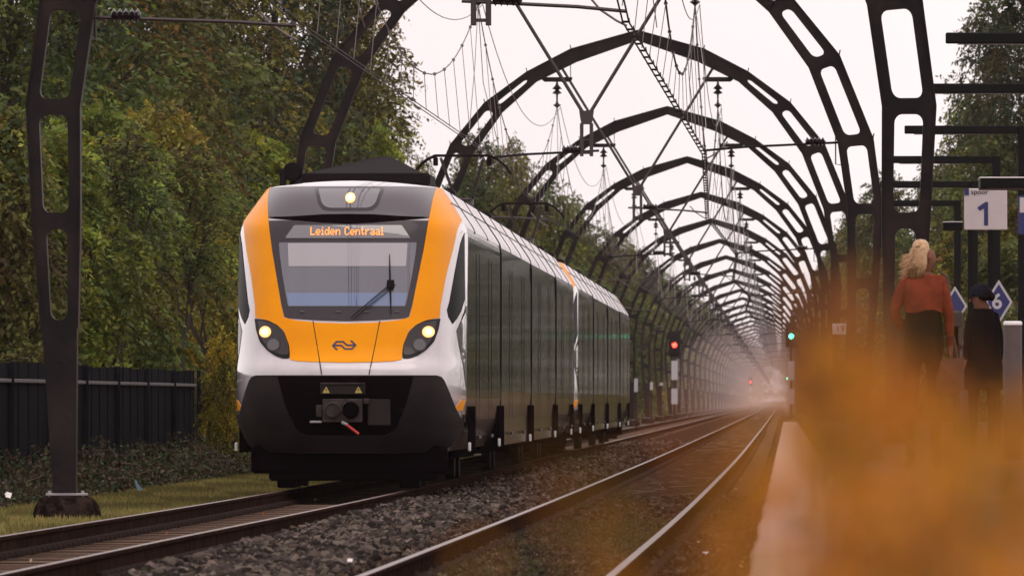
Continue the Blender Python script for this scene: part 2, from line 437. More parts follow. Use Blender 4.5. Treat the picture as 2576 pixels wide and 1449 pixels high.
# rails, sleepers and clips: each track is one thing
def rail_mesh(cf, side, name, parent):
    yy = list(np.arange(40, 300, 2.0)) + list(np.arange(300, 800, 20.0)) + list(np.arange(800, 3600, 100.0))
    prof = [(-0.070, -0.172), (-0.070, -0.160), (-0.010, -0.140), (-0.009, -0.045), (-0.034, -0.032), (-0.036, -0.008), (-0.028, 0.0),
            (0.028, 0.0), (0.036, -0.008), (0.034, -0.032), (0.009, -0.045), (0.010, -0.140), (0.070, -0.160), (0.070, -0.172)]
    mb = MB(); n = len(prof)
    vs = []
    for y in yy:
        c = cf(y) + side * 0.7535
        vs += [(c + p[0], y, p[1]) for p in prof]
    fs = []; ms = []
    for i in range(len(yy) - 1):
        for k in range(n):
            j = (k + 1) % n
            fs.append((i * n + k, i * n + j, (i + 1) * n + j, (i + 1) * n + k)); ms.append(1 if k == 6 else 0)
    b = len(mb.v); mb.v += vs; mb.f += fs; mb.m += ms
    return mb.build(name, [M['rail'], M['railhead']], parent)

def sleeper_shape(mb, c, y, dz=0.0):
    h = -0.172 + dz
    x0, x1 = c - 1.26, c + 1.26
    v = [(x0, y - 0.14, -0.30), (x1, y - 0.14, -0.30), (x1, y + 0.14, -0.30), (x0, y + 0.14, -0.30),
         (x0 + 0.02, y - 0.105, h - 0.004), (x1 - 0.02, y - 0.105, h - 0.004), (x1 - 0.02, y + 0.105, h - 0.004), (x0 + 0.02, y + 0.105, h - 0.004),
         (x0 + 0.04, y - 0.085, h), (x1 - 0.04, y - 0.085, h), (x1 - 0.04, y + 0.085, h), (x0 + 0.04, y + 0.085, h)]
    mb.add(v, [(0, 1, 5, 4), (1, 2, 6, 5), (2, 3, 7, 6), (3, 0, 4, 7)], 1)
    b = len(mb.v) - 12
    for f in [(4, 5, 9, 8), (5, 6, 10, 9), (6, 7, 11, 10), (7, 4, 8, 11), (8, 9, 10, 11)]:
        mb.f.append(tuple(b + i for i in f)); mb.m.append(0)

def clip_shape(mb, c, y):
    for s in (-1, 1):
        for e in (-1, 1):
            x = c + s * 0.7535 + e * 0.105
            rings = [(0.060, 0.15, -0.175), (0.056, 0.13, -0.145), (0.044, 0.09, -0.122), (0.020, 0.04, -0.112)]
            vs = [(x + a * math.cos(t * math.pi / 4), y + b * math.sin(t * math.pi / 4), z) for a, b, z in rings for t in range(8)]
            fs = [(k * 8 + t, k * 8 + (t + 1) % 8, k * 8 + 8 + (t + 1) % 8, k * 8 + 8 + t) for k in range(3) for t in range(8)] + [tuple(24 + t for t in range(8))]
            mb.add(vs, fs)

def track(cf, label, y0, dz=0.0):
    root = empty('railway_track', (0, 0, dz))
    tag(root, label, 'track')
    root['kind'] = 'structure'
    rail_mesh(cf, -1, 'rail', root); rail_mesh(cf, 1, 'rail', root)
    mb0 = MB(); sleeper_shape(mb0, 0, 0)
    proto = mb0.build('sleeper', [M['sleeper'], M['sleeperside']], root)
    mbc = MB(); clip_shape(mbc, 0, 0)
    protoc = mbc.build('rail_clip', M['clip'], root)
    ny = 95
    for i in range(ny):
        y = y0 + i * 0.6
        if i == 0: s, c = proto, protoc
        else:
            s = proto.copy(); COL.objects.link(s); c = protoc.copy(); COL.objects.link(c)
            s.parent = root; c.parent = root
        s.location = (cf(y), y, 0.004 * math.sin(i * 2.3)); c.location = (cf(y), y, 0)
    mb = MB(); mc = MB()
    y = y0 + ny * 0.6
    while y < 420:
        sleeper_shape(mb, cf(y), y, 0.004 * math.sin(y * 3)); clip_shape(mc, cf(y), y); y += 0.6
    while y < 900:
        sleeper_shape(mb, cf(y), y, 0.0); y += 1.2
    a = mb.build('far_sleepers', [M['sleeper'], M['sleeperside']], root); a['kind'] = 'stuff'
    b = mc.build('far_clips', M['clip'], root); b['kind'] = 'stuff'
    return root
track(track_l, 'left railway track on brown sleepers, the one the train runs on', 80, -0.06)
track(track_r, 'right railway track, empty, beside the platform edge', 62)

# platform
p = MB()
PY0, PY1 = -6, 256
PT = 0.56
yy = np.linspace(PY0, PY1, 60)
p.box(0.33, 6.2, PY0, PY1, -0.3, PT - 0.004)
tag(p.build('platform', M['paving']), kind='structure')
p = MB()
for i in range(int((PY1 - PY0) / 2)):
    y = PY0 + i * 2.0
    xo = float(np.interp(y, [30, 250], [-0.10, 0.0])) + 0.006 * math.sin(i * 1.7)
    p.bbox(xo, 0.33, y + 0.006, y + 1.994, PT - 0.14, PT, 0.012)
p.box(0.02, 0.32, PY0, PY1, -0.3, PT - 0.14)
tag(p.build('platform_edge', M['coping']), kind='structure')

# ------------------------------------------------------------------ arch portals
OUT = [(4.86, -0.30), (4.88, 0.15), (5.0, 1.88), (5.10, 3.10), (5.17, 4.40), (5.01, 5.62), (4.42, 7.08), (3.61, 8.07), (2.61, 8.80), (1.57, 9.34), (0.0, 9.78)]
INN = [(4.61, -0.30), (4.61, 0.15), (4.60, 1.88), (4.575, 3.10), (4.58, 4.40), (4.41, 5.56), (3.90, 6.88), (3.20, 7.86), (2.40, 8.58), (1.45, 9.05), (0.0, 9.56)]
# bays: (index a, index b, has an opening)
BAYS = [(0, 1, 0), (1, 2, 0), (2, 3, 1), (3, 4, 1), (4, 5, 1), (5, 6, 1), (6, 7, 1), (7, 8, 1), (8, 9, 0), (9, 10, 0)]
TH = 0.24

def arch_mesh():
    V = []; Fc = []
    def quad_bay(o0, i0, o1, i1, opening, sgn):
        P = [Vector(i0), Vector(o0), Vector(o1), Vector(i1)]
        if sgn < 0: P = [Vector((-p_.x, p_.y)) for p_ in P]
        if not opening:
            b = len(V)
            V.extend([(p_.x, p_.y) for p_ in P]); Fc.append((b, b + 1, b + 2, b + 3)); return
        # hole corners pulled inward
        i0v, o0v, o1v, i1v = P
        up = (o0v.y + o1v.y) / 2 > 5.7
        ch, bar = (0.148, 0.115) if up else (0.122, 0.09)
        def pt(u, w):
            return (i0v * (1 - u) + o0v * u) * (1 - w) + (i1v * (1 - u) + o1v * u) * w
        wid = ((o0v - i0v).length + (o1v - i1v).length) / 2; ln = ((o1v + i1v) / 2 - (o0v + i0v) / 2).length
        cu = ch / wid; cw = bar / ln
        ru = 0.085 / wid; rw = 0.11 / ln
        hole = []; base = []
        for (cu_, cw_, a0, corner) in ((cu + ru, cw + rw, 180, (0, 0)), (1 - cu - ru, cw + rw, 270, (1, 0)), (1 - cu - ru, 1 - cw - rw, 0, (1, 1)), (cu + ru, 1 - cw - rw, 90, (0, 1))):
            for k in range(6):
                an = math.radians(a0 + k * 18)
                hole.append(pt(cu_ + ru * math.cos(an), cw_ + rw * math.sin(an))); base.append(pt(*corner))
        n = len(hole)
        b = len(V)
        V.extend([(h.x, h.y) for h in hole]); c0 = len(V)
        cor = [pt(0, 0), pt(1, 0), pt(1, 1), pt(0, 1)]
        V.extend([(c.x, c.y) for c in cor])
        for q in range(4):
            for k in range(5):
                Fc.append((b + q * 6 + k, c0 + q, b + q * 6 + k + 1))
            Fc.append((b + q * 6 + 5, c0 + q, c0 + (q + 1) % 4, b + ((q + 1) % 4) * 6))
    for sgn in (1, -1):
        for a, b_, op in BAYS:
            quad_bay(OUT[a], INN[a], OUT[b_], INN[b_], op, sgn)
    # extrude via bmesh
    import bmesh
    bm = bmesh.new()
    vv = [bm.verts.new((x, -TH / 2, z)) for x, z in V]
    bm.verts.ensure_lookup_table()
    for f in Fc:
        try: bm.faces.new([vv[i] for i in f])
        except ValueError: pass
    bmesh.ops.remove_doubles(bm, verts=bm.verts, dist=0.0005)
    bmesh.ops.recalc_face_normals(bm, faces=bm.faces)
    geom = bmesh.ops.extrude_face_region(bm, geom=list(bm.faces))
    nv = [e for e in geom['geom'] if isinstance(e, bmesh.types.BMVert)]
    bmesh.ops.translate(bm, vec=(0, TH, 0), verts=nv)
    bmesh.ops.recalc_face_normals(bm, faces=bm.faces)
    me = bpy.data.meshes.new('steel_arch'); bm.to_mesh(me); bm.free()
    me.materials.append(M['iron'])
    return me
ARCH = arch_mesh()

def flange_strip(mb):
    """narrow flange plates that run along both edges of the arch, wider than the web"""
    for sgn in (1, -1):
        for L, off_ in ((OUT, 0.012), (INN, -0.012)):
            for a in range(2, len(L) - 1):
                if (L is OUT and a == 4) or (L is INN and a == 4): pass
                p0, p1 = Vector(L[a]), Vector(L[a + 1])
                t = (p1 - p0).normalized(); nrm = Vector((t.y, -t.x)) * (1 if off_ > 0 else -1)
                q = [p0 + nrm * 0.0, p1 + nrm * 0.0, p1 + nrm * 0.016, p0 + nrm * 0.016]
                pts = [(sgn * c.x, c.y) for c in q]
                mb.poly(pts, -TH / 2 - 0.03, TH / 2 + 0.03)

def insulator_h(mb, x, y, z, ln, r, mi=0):
    prof = [(0.02, -ln / 2)]
    k = 5
    for i in range(k):
        h = -ln / 2 + ln * (i + 0.5) / k
        prof += [(r * 0.45, h - ln * 0.08), (r, h), (r * 0.45, h + ln * 0.08)]
    prof += [(0.02, ln / 2)]
    mb.lathe(prof, (x, y, z), 10, mi, 'x')

def portal(kind, root):
    o = bpy.data.objects.new('steel_arch', ARCH); COL.objects.link(o); o.parent = root
    mb = MB(); flange_strip(mb)
    # bolts / short spikes at the joints
    for sgn in (1, -1):
        for q in OUT[5:10]:
            mb.tube([(sgn * q[0], 0, q[1]), (sgn * (q[0] + 0.02), 0, q[1] + 0.10)], 0.012, 5)
    mb.build('edge_flange', M['iron'], root)
    # left footing: a mound; right: plate
    for sgn in (-1, 1):
        f = MB()
        f.lathe([(0.40, -0.36), (0.39, -0.24), (0.365, -0.14), (0.31, -0.065), (0.24, -0.03), (0.2, -0.025)], (sgn * 4.72, 0, 0), 20)
        fo = f.build('footing', M['mound'], root, smooth=True)
        b = MB(); b.bbox(sgn * 4.72 - 0.23, sgn * 4.72 + 0.23, -0.2, 0.2, -0.026, 0.0, 0.004)
        b.tube([(sgn * 4.72 - 0.19, -0.15, -0.04), (sgn * 4.72 - 0.19, -0.15, 0.03)], 0.02, 6)
        b.tube([(sgn * 4.72 + 0.19, -0.15, -0.04), (sgn * 4.72 + 0.19, -0.15, 0.03)], 0.02, 6)
        b.build('base_plate', M['lightgrey'], fo)
    # drop bracket between the tracks and its two rods
    for sgn in (-1, 1):
        r = MB(); r.tube([(sgn * 0.06, 0, 6.08), (sgn * 1.86, 0, 9.02)], 0.036, 6); r.build('tie_rod', M['rod'], root)
    d = MB()
    d.poly([(-0.13, 6.12), (0.13, 6.12), (0.11, 5.98), (0.09, 5.88), (-0.09, 5.88), (-0.11, 5.98)], -0.04, 0.04)
    for s in (-1, 1):
        d.bbox(s * 0.085 - 0.032, s * 0.085 + 0.032, -0.04, 0.04, 5.32, 5.90, 0.006)
    d.box(-0.085, 0.085, -0.02, 0.02, 5.36, 5.40); d.box(-0.085, 0.085, -0.02, 0.02, 5.60, 5.63)
    d.build('drop_bracket', M['rod'], root)
    # hangers above each track
    for sgn in (-1, 1):
        h = MB()
        cx = sgn * 1.90
        h.poly([(cx - 0.36, 8.68), (cx + 0.36, 8.68), (cx + 0.36, 8.62), (cx + 0.30, 8.57), (cx - 0.30, 8.57), (cx - 0.36, 8.62)], -0.05, 0.05)
        h.tube([(cx - 0.32 * sgn, 0, 8.66), (cx - 0.32 * sgn, 0, 9.2)], 0.010, 5)
        h.tube([(cx + 0.28 * sgn, 0, 8.66), (cx + 0.34 * sgn, 0, 8.86)], 0.018, 5)
        ho = h.build('hanger_beam', M['iron2'], root)
        i_ = MB()
        i_.lathe([(0.02, -0.62), (0.03, -0.60), (0.10, -0.55), (0.03, -0.50), (0.02, -0.42), (0.025, -0.30), (0.12, -0.27), (0.04, -0.19), (0.12, -0.16), (0.04, -0.08), (0.02, 0.0)], (cx, 0, 8.57), 10)
        i_.build('insulator', M['porcelain'], ho)
    # registration arms: on the near sides or from the drop bracket
    def arm(x0, z0, x1, z1, ix):
        a = MB(); zi = z0 + (z1 - z0) * (ix - x0) / (x1 - x0)
        a.tube([(x0, 0, z0), (x0 + (x1 - x0) * 0.7, 0, z0 + (z1 - z0) * 0.55), (x1, 0, z1)], 0.024, 6)
        ao = a.build('registration_arm', M['copper'] if kind else M['rod'], root)
        b = MB(); insulator_h(b, ix, 0, z0 + 0.02, 0.34, 0.085); b.build('insulator', M['porcelain'], ao)
        c = MB()
        s = 1 if x1 > x0 else -1
        pts = [(x1 - s * 0.42, 0.1, z1 + 0.16), (x1 - s * 0.30, 0.12, z1 + 0.02), (x1 - s * 0.12, 0.14, z1 - 0.10), (x1, 0.15, z1 - 0.16)]
        c.tube(pts, 0.014, 5); c.build('steady_arm', M['pale_wire'], ao)
    if kind == 0:
        arm(-4.46, 5.42, -2.10, 5.32, -4.05); arm(-0.22, 5.60, 1.66, 5.48, 0.30)
        b = MB(); b.tube([(-4.40, 0, 5.78), (-4.40, 0, 5.18)], 0.018, 6); b.build('arm_bracket', M['rod'], root)
    else:
        arm(0.22, 5.42, -1.70, 5.30, -0.26); arm(4.40, 5.56, 2.05, 5.42, 4.0)
        b = MB(); b.tube([(4.36, 0, 5.88), (4.36, 0, 5.18), (4.60, 0, 5.16)], 0.014, 6); b.build('arm_bracket', M['rod'], root)

ORD = ['nearest black steel arch, its left leg on a dark mound by the fence',
       'second arch from the front, its left limb rising behind the train roof',
       'third arch from the front, the first whose whole peak shows',
       'fourth arch from the front, its peak just under the third one',
       'fifth arch from the front, counted by the peaks one under the other',
       'sixth arch from the front, counted by the peaks one under the other',
       'seventh arch from the front, counted by the peaks one under the other',
       'eighth arch from the front, counted by the peaks one under the other']
protos = []
NP = 40
for i in range(NP):
    y = K * (1.86 + i)
    if i < 2:
        r = empty('arch_portal', (PC, y, 0)); portal(i, r); protos.append(r)
    else:
        r = copy_thing(protos[i % 2]); r.location = (PC, y, 0)
    if i < 8: tag(r, ORD[i], 'arch portal', 'steel arch portals over the railway')
    elif i < 20: tag(r, ['ninth', 'tenth', 'eleventh', 'twelfth', 'thirteenth', 'fourteenth', 'fifteenth', 'sixteenth', 'seventeenth', 'eighteenth', 'nineteenth', 'twentieth'][i - 8] + ' steel arch from the front, counted by the peaks of the tunnel', 'arch portal', 'steel arch portals over the railway')
    else: tag(r, 'tiny far-off steel arch beyond the twentieth, merging into the tunnel end', 'arch portal', 'steel arch portals over the railway')

# number plate on a right leg of the second portal
np_ = MB(); np_.bbox(-0.12, 0.12, -0.01, 0.01, -0.095, 0.095, 0.003)
npo = np_.build('number_plate', M['signwhite'], None, loc=(0.98, K * 2.86 - 0.17, CAMZ + 1.24))
tag(npo, 'small pale number plate on the right leg of the second arch', 'number plate')

# ------------------------------------------------------------------ overhead wires
def arc(y0, y1, z_end, z_low, x0, x1, n=22):
    return [(x0 + (x1 - x0) * t, y0 + (y1 - y0) * t, z_low + (z_end - z_low) * (2 * t - 1) ** 2) for t in np.linspace(0, 1, n)]

def overhead(side, label):
    root = empty('overhead_line', (0, 0, 0)); tag(root, label, 'overhead wires')
    cx = PC + side * 1.90
    xs_ = [PC + (side * 1.90 + s) for s in ((-0.2, 0.2) if side < 0 else (-0.25, 0.16))]
    nodes = [(K * (0.86 + i), xs_[(i + 1) % 2]) for i in range(NP + 1)]
    for e in (-0.035, 0.035):
        m = MB(); m.tube([(x + e, y, 5.36) for y, x in nodes], 0.011 if side > 0 else 0.008, 5); m.build('contact_wire', M['copper'], root)
    m = MB()
    for i in range(26): m.tube(arc(K * (0.86 + i), K * (1.86 + i), 7.98, 5.88, cx, cx), 0.014 if side > 0 else 0.010, 5)
    m.build('messenger_wire', M['copper'] if side > 0 else M['rod'], root)
    m = MB()
    for i in range(14): m.tube(arc(K * (0.86 + i), K * (1.86 + i), 7.98, 6.85, cx + 0.08, cx + 0.08), 0.008, 5)
    m.build('feeder_wire', M['pale_wire'], root)
    for i in range(1, 10):      # steep jumpers from the hangers
        y = K * (0.86 + i); m = MB()
        m.tube([(cx, y, 7.98), (cx + 0.22, y - 10, 6.6), (cx + 0.3, y - 16, 5.42)], 0.007, 4)
        m.build('jumper_wire', M['pale_wire'], root); m = MB()
        m.tube([(cx, y, 7.98), (cx - 0.18, y + 10, 6.9), (cx - 0.1, y + 18, 5.9)], 0.007, 4); m.build('jumper_wire', M['pale_wire'], root)
    cnt = 0
    far = MB(); fclip = MB()
    for i in range(14):
        for k in range(1, 14):
            t = k / 14; y = K * (0.86 + i + t)
            z = 5.88 + 2.10 * (2 * t - 1) ** 2
            x = nodes[i][1] + (nodes[i + 1][1] - nodes[i][1]) * t
            if z < 5.45: continue
            near = i < 3
            mb = MB() if near else far
            mb.tube([(cx, y, z), (x, y, 5.37)], 0.0055 if near else 0.006, 4)
            if near:
                mb.tube([(cx, y - 0.05, z), (cx, y + 0.05, z)], 0.03, 5)
                mb.build('dropper', M['pale_wire'], root); cnt += 1
    fo = far.build('far_droppers', M['pale_wire'], root); fo['kind'] = 'stuff'
    # spacer clips that tie the twin contact wires, seen as beads
    for i in range(1, 8) if side > 0 else ():
        for k in range(26):
            t = k / 26; y = K * (0.86 + i + t)
            x = nodes[i][1] + (nodes[i + 1][1] - nodes[i][1]) * t
            fclip.box(x - 0.050, x + 0.050, y - 0.03, y + 0.03, 5.35, 5.374)
            fclip.box(x + 0.030, x + 0.044, y - 0.03, y + 0.03, 5.36, 5.405)
    if side > 0:
        fo = fclip.build('wire_clips', M['copper'], root); fo['kind'] = 'stuff'
overhead(-1, 'wires over the left track, above the train')
overhead(1, 'wires over the right track with beaded clips and many thin droppers')
# ------------------------------------------------------------------ the train
TC = -5.40            # centre line of the train
TY = 137.0            # nose
UL = 75.6             # length of one unit
CARS = 4
DN = 2.0              # depth over which the nose rounds into the sides
_w = smooth_interp([(0.15, 1.16), (0.42, 1.20), (0.55, 1.31), (0.8, 1.41), (1.1, 1.44), (1.6, 1.44), (2.6, 1.44), (3.12, 1.44), (3.24, 1.42), (3.30, 1.385), (3.50, 1.25), (3.73, 1.10)], 0.005, 0.02)
ROOFQ = [(3.73, 1.10), (3.755, 0.95), (3.775, 0.78), (3.79, 0.58), (3.80, 0.36), (3.805, 0.15), (3.806, 0.0)]
_d0 = smooth_interp([(0.15, 0.62), (0.35, 0.45), (0.6, 0.22), (0.9, 0.06), (1.15, 0.0), (1.38, 0.0), (1.47, 0.02), (1.56, 0.13), (1.7, 0.20), (2.0, 0.30), (2.1, 0.34), (3.2, 0.74), (3.27, 0.79), (3.45, 0.94), (3.6, 1.12), (3.70, 1.35), (3.78, 1.8), (3.82, 2.3)], 0.005, 0.035)
def wq(q):
    if q > 3.73: return float(np.interp(q, [a for a, b in ROOFQ], [b for a, b in ROOFQ]))
    return float(_w(q))
def depth(p, q):
    w = wq(q) if q <= 3.73 else 1.10 + 0.0
    u = min(0.9995, abs(p) / w)
    # a broad face, then a clear corner that sweeps back
    return float(_d0(q)) + 0.22 * u ** 2.2 + (DN - 0.22) * (1 - (1 - u ** 7.0) ** 0.62)
def px2pq(x, y):
    d = 0.3
    for _ in range(8):
        Y = TY + d
        p = (x - VPX) * Y / F - TC; q = CAMZ + (VPY - y) * Y / F
        d = depth(p, q)
    return p, q
def surf(p, q, off=0.0):
    e = 0.004
    d = depth(p, q)
    n = Vector((-(depth(p + e, q) - depth(p - e, q)) / (2 * e), 1.0, -(depth(p, q + e) - depth(p, q - e)) / (2 * e)))
    n = -n.normalized()
    n = Vector((-n.x, n.y, -n.z)) if False else n
    # gradient of (y - d(p,q)) points backwards, so the outward normal is its negative
    return Vector((p, d, q)) + n * off

def body_shell(parent, nose=True, L=19.0):
    """white shell of a cab car: nose, sides and roof"""
    qs = list(np.arange(0.42, 3.73, 0.055)) + [3.73]
    us = [0] + [1 - (1 - t) ** 1.6 for t in np.linspace(0.03, 1, 46)]
    cols = sorted(set([-u for u in us] + us))
    V = []; Fc = []
    rows = []
    for q in qs:
        w = wq(q); row = []
        row.append((-w, L, q))
        for u in cols: row.append((u * w, depth(u * w * 0.9999, q), q))
        row.append((w, L, q)); rows.append(row)
    top = []
    n = len(rows[0])
    for q, hw in ROOFQ[1:]:
        row = []
        base = rows[len(qs) - 1]
        for j, (x, y, _) in enumerate(base):
            s = hw / 1.10
            y2 = y if j in (0, n - 1) else y + (float(_d0(q)) - float(_d0(3.73))) * (1 - abs(x / 1.10) ** 4) + 0.02
            row.append((x * s, y2, q))
        rows.append(row)
    for r in rows: V += r
    for a in range(len(rows) - 1):
        for b in range(n - 1):
            Fc.append((a * n + b, a * n + b + 1, (a + 1) * n + b + 1, (a + 1) * n + b))
    mb = MB(); 
    k = len(rows)
    mi = []
    for a in range(len(rows) - 1):
        for b in range(n - 1):
            straight = b in (0, n - 2)
            q = rows[a][1][2]
            if straight and q < 3.20: mi.append(1 if q > 1.18 else 2)
            elif straight: mi.append(3)
            else: mi.append(0)
    mb.v = V; mb.f = Fc; mb.m = mi
    o = mb.build('cab_body', [M['white'], M['sideblue'], M['sidewhite'], M['roof']], parent)
    me = o.data
    me.polygons.foreach_set("use_smooth", [m == 0 for m in mi])
    return o

def patch(name, pts, off, material, parent, step=0.05, mirror=False, thick=0.012):
    """a panel that follows the nose surface; pts in (p, q)"""
    if mirror: pts = [(-a, b) for a, b in pts]
    # subdivide the outline
    out = []
    for i in range(len(pts)):
        a, b = Vector(pts[i]), Vector(pts[(i + 1) % len(pts)])
        k = max(1, int((b - a).length / step))
        for j in range(k): out.append(a + (b - a) * j / k)
    n = len(out)
    vs = [Vector(o_) for o_ in out]
    x0, x1 = min(v.x for v in out), max(v.x for v in out); z0, z1 = min(v.y for v in out), max(v.y for v in out)
    def inside(px, py):
        c = False; j = n - 1
        for i in range(n):
            if (out[i].y > py) != (out[j].y > py) and px < (out[j].x - out[i].x) * (py - out[i].y) / (out[j].y - out[i].y) + out[i].x: c = not c
            j = i
        return c
    yy_ = z0 + step * 0.5
    while yy_ < z1:
        xx_ = x0 + step * 0.37
        while xx_ < x1:
            if inside(xx_, yy_) and min((Vector((xx_, yy_)) - o_).length for o_ in out) > step * 0.45: vs.append(Vector((xx_, yy_)))
            xx_ += step
        yy_ += step
    edges = [(i, (i + 1) % n) for i in range(n)]
    res = geometry.delaunay_2d_cdt(vs, edges, [list(range(n))], 1, 1e-6)
    V2, E2, F2 = res[0], res[1], res[2]
    cnt = {}
    for f in F2:
        for i in range(len(f)):
            e = (f[i], f[(i + 1) % len(f)]); cnt[e] = 1
    front = [surf(v.x, v.y, off) for v in V2]
    back = [surf(v.x, v.y, off - thick) for v in V2]
    m = len(front)
    fs = [tuple(f) for f in F2] + [tuple(m + i for i in reversed(f)) for f in F2]
    rim = []
    for (a, b) in cnt:
        if (b, a) not in cnt:
            k0 = 2 * m + len(rim); rim += [front[a], back[a], back[b], front[b]]; fs.append((k0, k0 + 1, k0 + 2, k0 + 3))
    mb = MB(); mb.add(front + back + rim, fs)
    o = mb.build(name, material, parent)
    fl = [i < len(F2) for i in range(len(fs))]
    import bmesh
    o.data.polygons.foreach_set("use_smooth", fl)
    return o

def R_(pts): return [px2pq(x, y) for x, y in pts]
def sym(pts):
    """right-hand outline (top to bottom) mirrored into a closed symmetric one"""
    return pts + [(-a, b) for a, b in reversed(pts)]
def rnd(pts, r=0.04, k=4):
    out = []
    n = len(pts)
    for i in range(n):
        a, b, c = Vector(pts[i - 1]), Vector(pts[i]), Vector(pts[(i + 1) % n])
        u = (a - b); v = (c - b)
        rr = min(r, u.length * 0.45, v.length * 0.45)
        s = b + u.normalized() * rr; e = b + v.normalized() * rr
        for j in range(k + 1):
            t = j / k
            out.append(tuple(s * (1 - t) ** 2 + b * 2 * t * (1 - t) + e * t ** 2))
    return out
def disc(p, q, r, n=18): return [(p + r * math.cos(2 * math.pi * i / n), q + r * math.sin(2 * math.pi * i / n)) for i in range(n)]

FONT = {'L': "10000 10000 10000 10000 10000 10000 11111", 'e': "00000 00000 01110 10001 11111 10000 01110", 'i': "010 000 110 010 010 010 111",
        'd': "00001 00001 01101 10011 10001 10011 01101", 'n': "00000 00000 10110 11001 10001 10001 10001", 'C': "01110 10001 10000 10000 10000 10001 01110",
        't': "0100 0100 1110 0100 0100 0101 0010", 'r': "0000 0000 1011 1100 1000 1000 1000", 'a': "00000 00000 01110 00001 01111 10001 01111",
        'l': "110 010 010 010 010 010 111", ' ': "000 000 000 000 000 000 000"}

def nose(parent):
    # orange yellow mask
    inner = R_([(1099, 470), (1079, 548), (1065, 629), (1051, 698), (1037, 768), (1029, 799)])
    outer = R_([(1146, 529), (1162, 556), (1150, 576), (1138, 629), (1121, 693), (1107, 768), (1105, 799)])
    lamp_l = R_([(1080, 804), (1060, 812), (1030, 830), (1014, 870), (1010, 905)])
    q_top = 3.73
    p_top_i = inner[0][0]
    p_roof = 1.095
    wsb = R_([(1000, 806), (940, 812), (872, 814)])
    right = [(p_top_i, 3.72), (1.094, 3.72)] + [(min(wq(3.55) * 0.995, 1.21), 3.56), (min(wq(3.42) * 0.995, 1.295), 3.42)] + [(min(a, wq(b) * 0.997), b) for a, b in outer]
    right += lamp_l
    bottom = R_([(990, 909), (940, 911), (872, 912)])
    rpoly = right + bottom + list(reversed(wsb)) + list(reversed(inner))
    # one symmetric panel: right half and its mirror joined
    half = right + bottom
    halfin = inner[1:] + wsb
    full = half + [(-a, b) for a, b in reversed(half)] + [(-a, b) for a, b in inner] + [(-a, b) for a, b in wsb[:-1]] + [(a, b) for a, b in reversed(inner + wsb)]
    patch('orange_mask', full, 0.009, M['orange'], parent, 0.032)
    # grey panel above the windscreen
    t = R_([(1098, 476), (1079, 546), (1000, 546), (872, 541)])
    pt = [(0.0, 3.715), (inner[0][0] - 0.005, 3.715)] + t
    full = pt[1:] + [(-a, b) for a, b in reversed(pt[1:-1])]
    patch('top_panel', full, 0.008, M['greytop'], parent, 0.06)
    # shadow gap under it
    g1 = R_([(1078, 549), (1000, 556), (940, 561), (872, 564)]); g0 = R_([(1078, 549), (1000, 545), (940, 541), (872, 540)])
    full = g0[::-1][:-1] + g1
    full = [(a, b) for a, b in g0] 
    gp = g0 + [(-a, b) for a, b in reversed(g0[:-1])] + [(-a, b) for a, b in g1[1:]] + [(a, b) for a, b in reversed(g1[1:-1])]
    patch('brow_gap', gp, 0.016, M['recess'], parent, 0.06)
    # windscreen frame
    fr = R_([(1077, 556), (1064, 629), (1050, 698), (1036, 768), (1028, 797), (1018, 801), (940, 806), (872, 808)])
    wf = patch('windscreen_frame', sym(fr), 0.010, M['frame'], parent, 0.06)
    s = R_([(1047, 611), (1044, 640), (1036, 690), (1025, 745), (1019, 772)])
    patch('windscreen', rnd(sym(s), 0.02), 0.016, M['glass'], parent, 0.06)
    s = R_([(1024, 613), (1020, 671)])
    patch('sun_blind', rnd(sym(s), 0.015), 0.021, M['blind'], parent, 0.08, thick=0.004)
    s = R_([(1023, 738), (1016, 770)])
    patch('desk_reflection', rnd(sym(s), 0.01), 0.0205, M['desk'], parent, 0.08, thick=0.004)  # painted reflection patch laid over the glass
    s = R_([(1010, 568), (1032, 600)])
    dp = patch('destination_display', rnd(sym(s), 0.02), 0.016, M['displaybg'], parent, 0.08)
    # lettering of the display: a dot matrix
    txt = "Leiden Centraal"
    colw = sum(len(FONT[c].split()[0]) + 1 for c in txt) - 1
    p0, q0 = px2pq(781, 573); p1, q1 = px2pq(964, 593)
    mb = MB(); cw = (p1 - p0) / colw; ch = (q0 - q1) / 7; cx = p0
    for c in txt:
        rows = FONT[c].split()
        for r_, row in enumerate(rows):
            for k, b in enumerate(row):
                if b == '1':
                    a = cx + k * cw; z = q0 - (r_ + 1) * ch
                    e = 0.0
                    qs_ = [surf(a + e, z + e, 0.024), surf(a + cw * 1.12, z + e, 0.024), surf(a + cw * 1.12, z + ch * 0.98, 0.024), surf(a + e, z + ch * 0.98, 0.024)]
                    mb.add(qs_, [(0, 1, 2, 3)])
        cx += (len(rows[0]) + 1) * cw
    lo = mb.build('destination_lettering', M['led'], dp)
    # headlight window at the top
    s = R_([(967, 471), (964, 484), (952, 516), (940, 528), (925, 531)])
    tw = patch('top_lamp_window', rnd(sym(s), 0.03), 0.012, M['frame'], parent, 0.06)
    s = R_([(957, 477), (954, 486), (944, 513), (934, 522), (922, 525)])
    patch('lamp_pane', rnd(sym(s), 0.03), 0.016, M['displaybg'], tw, 0.06)
    p, q = px2pq(874, 501)
    patch('headlamp', disc(0.02, q, 0.036), 0.034, M['lamp'], tw, 0.05)
    patch('lamp_halo', disc(0.02, q, 0.062), 0.028, M['lampring'], tw, 0.05)
    # headlights
    hr = R_([(1107, 801), (1104, 812), (1101, 830), (1090, 860), (1070, 882), (1050, 895), (1030, 902), (1013, 902), (1011, 893), (1014, 868), (1027, 836), (1045, 818), (1070, 806)])
    hi = [((a - 0.795) * 0.86 + 0.795, (b - 1.86) * 0.86 + 1.86) for a, b in hr]
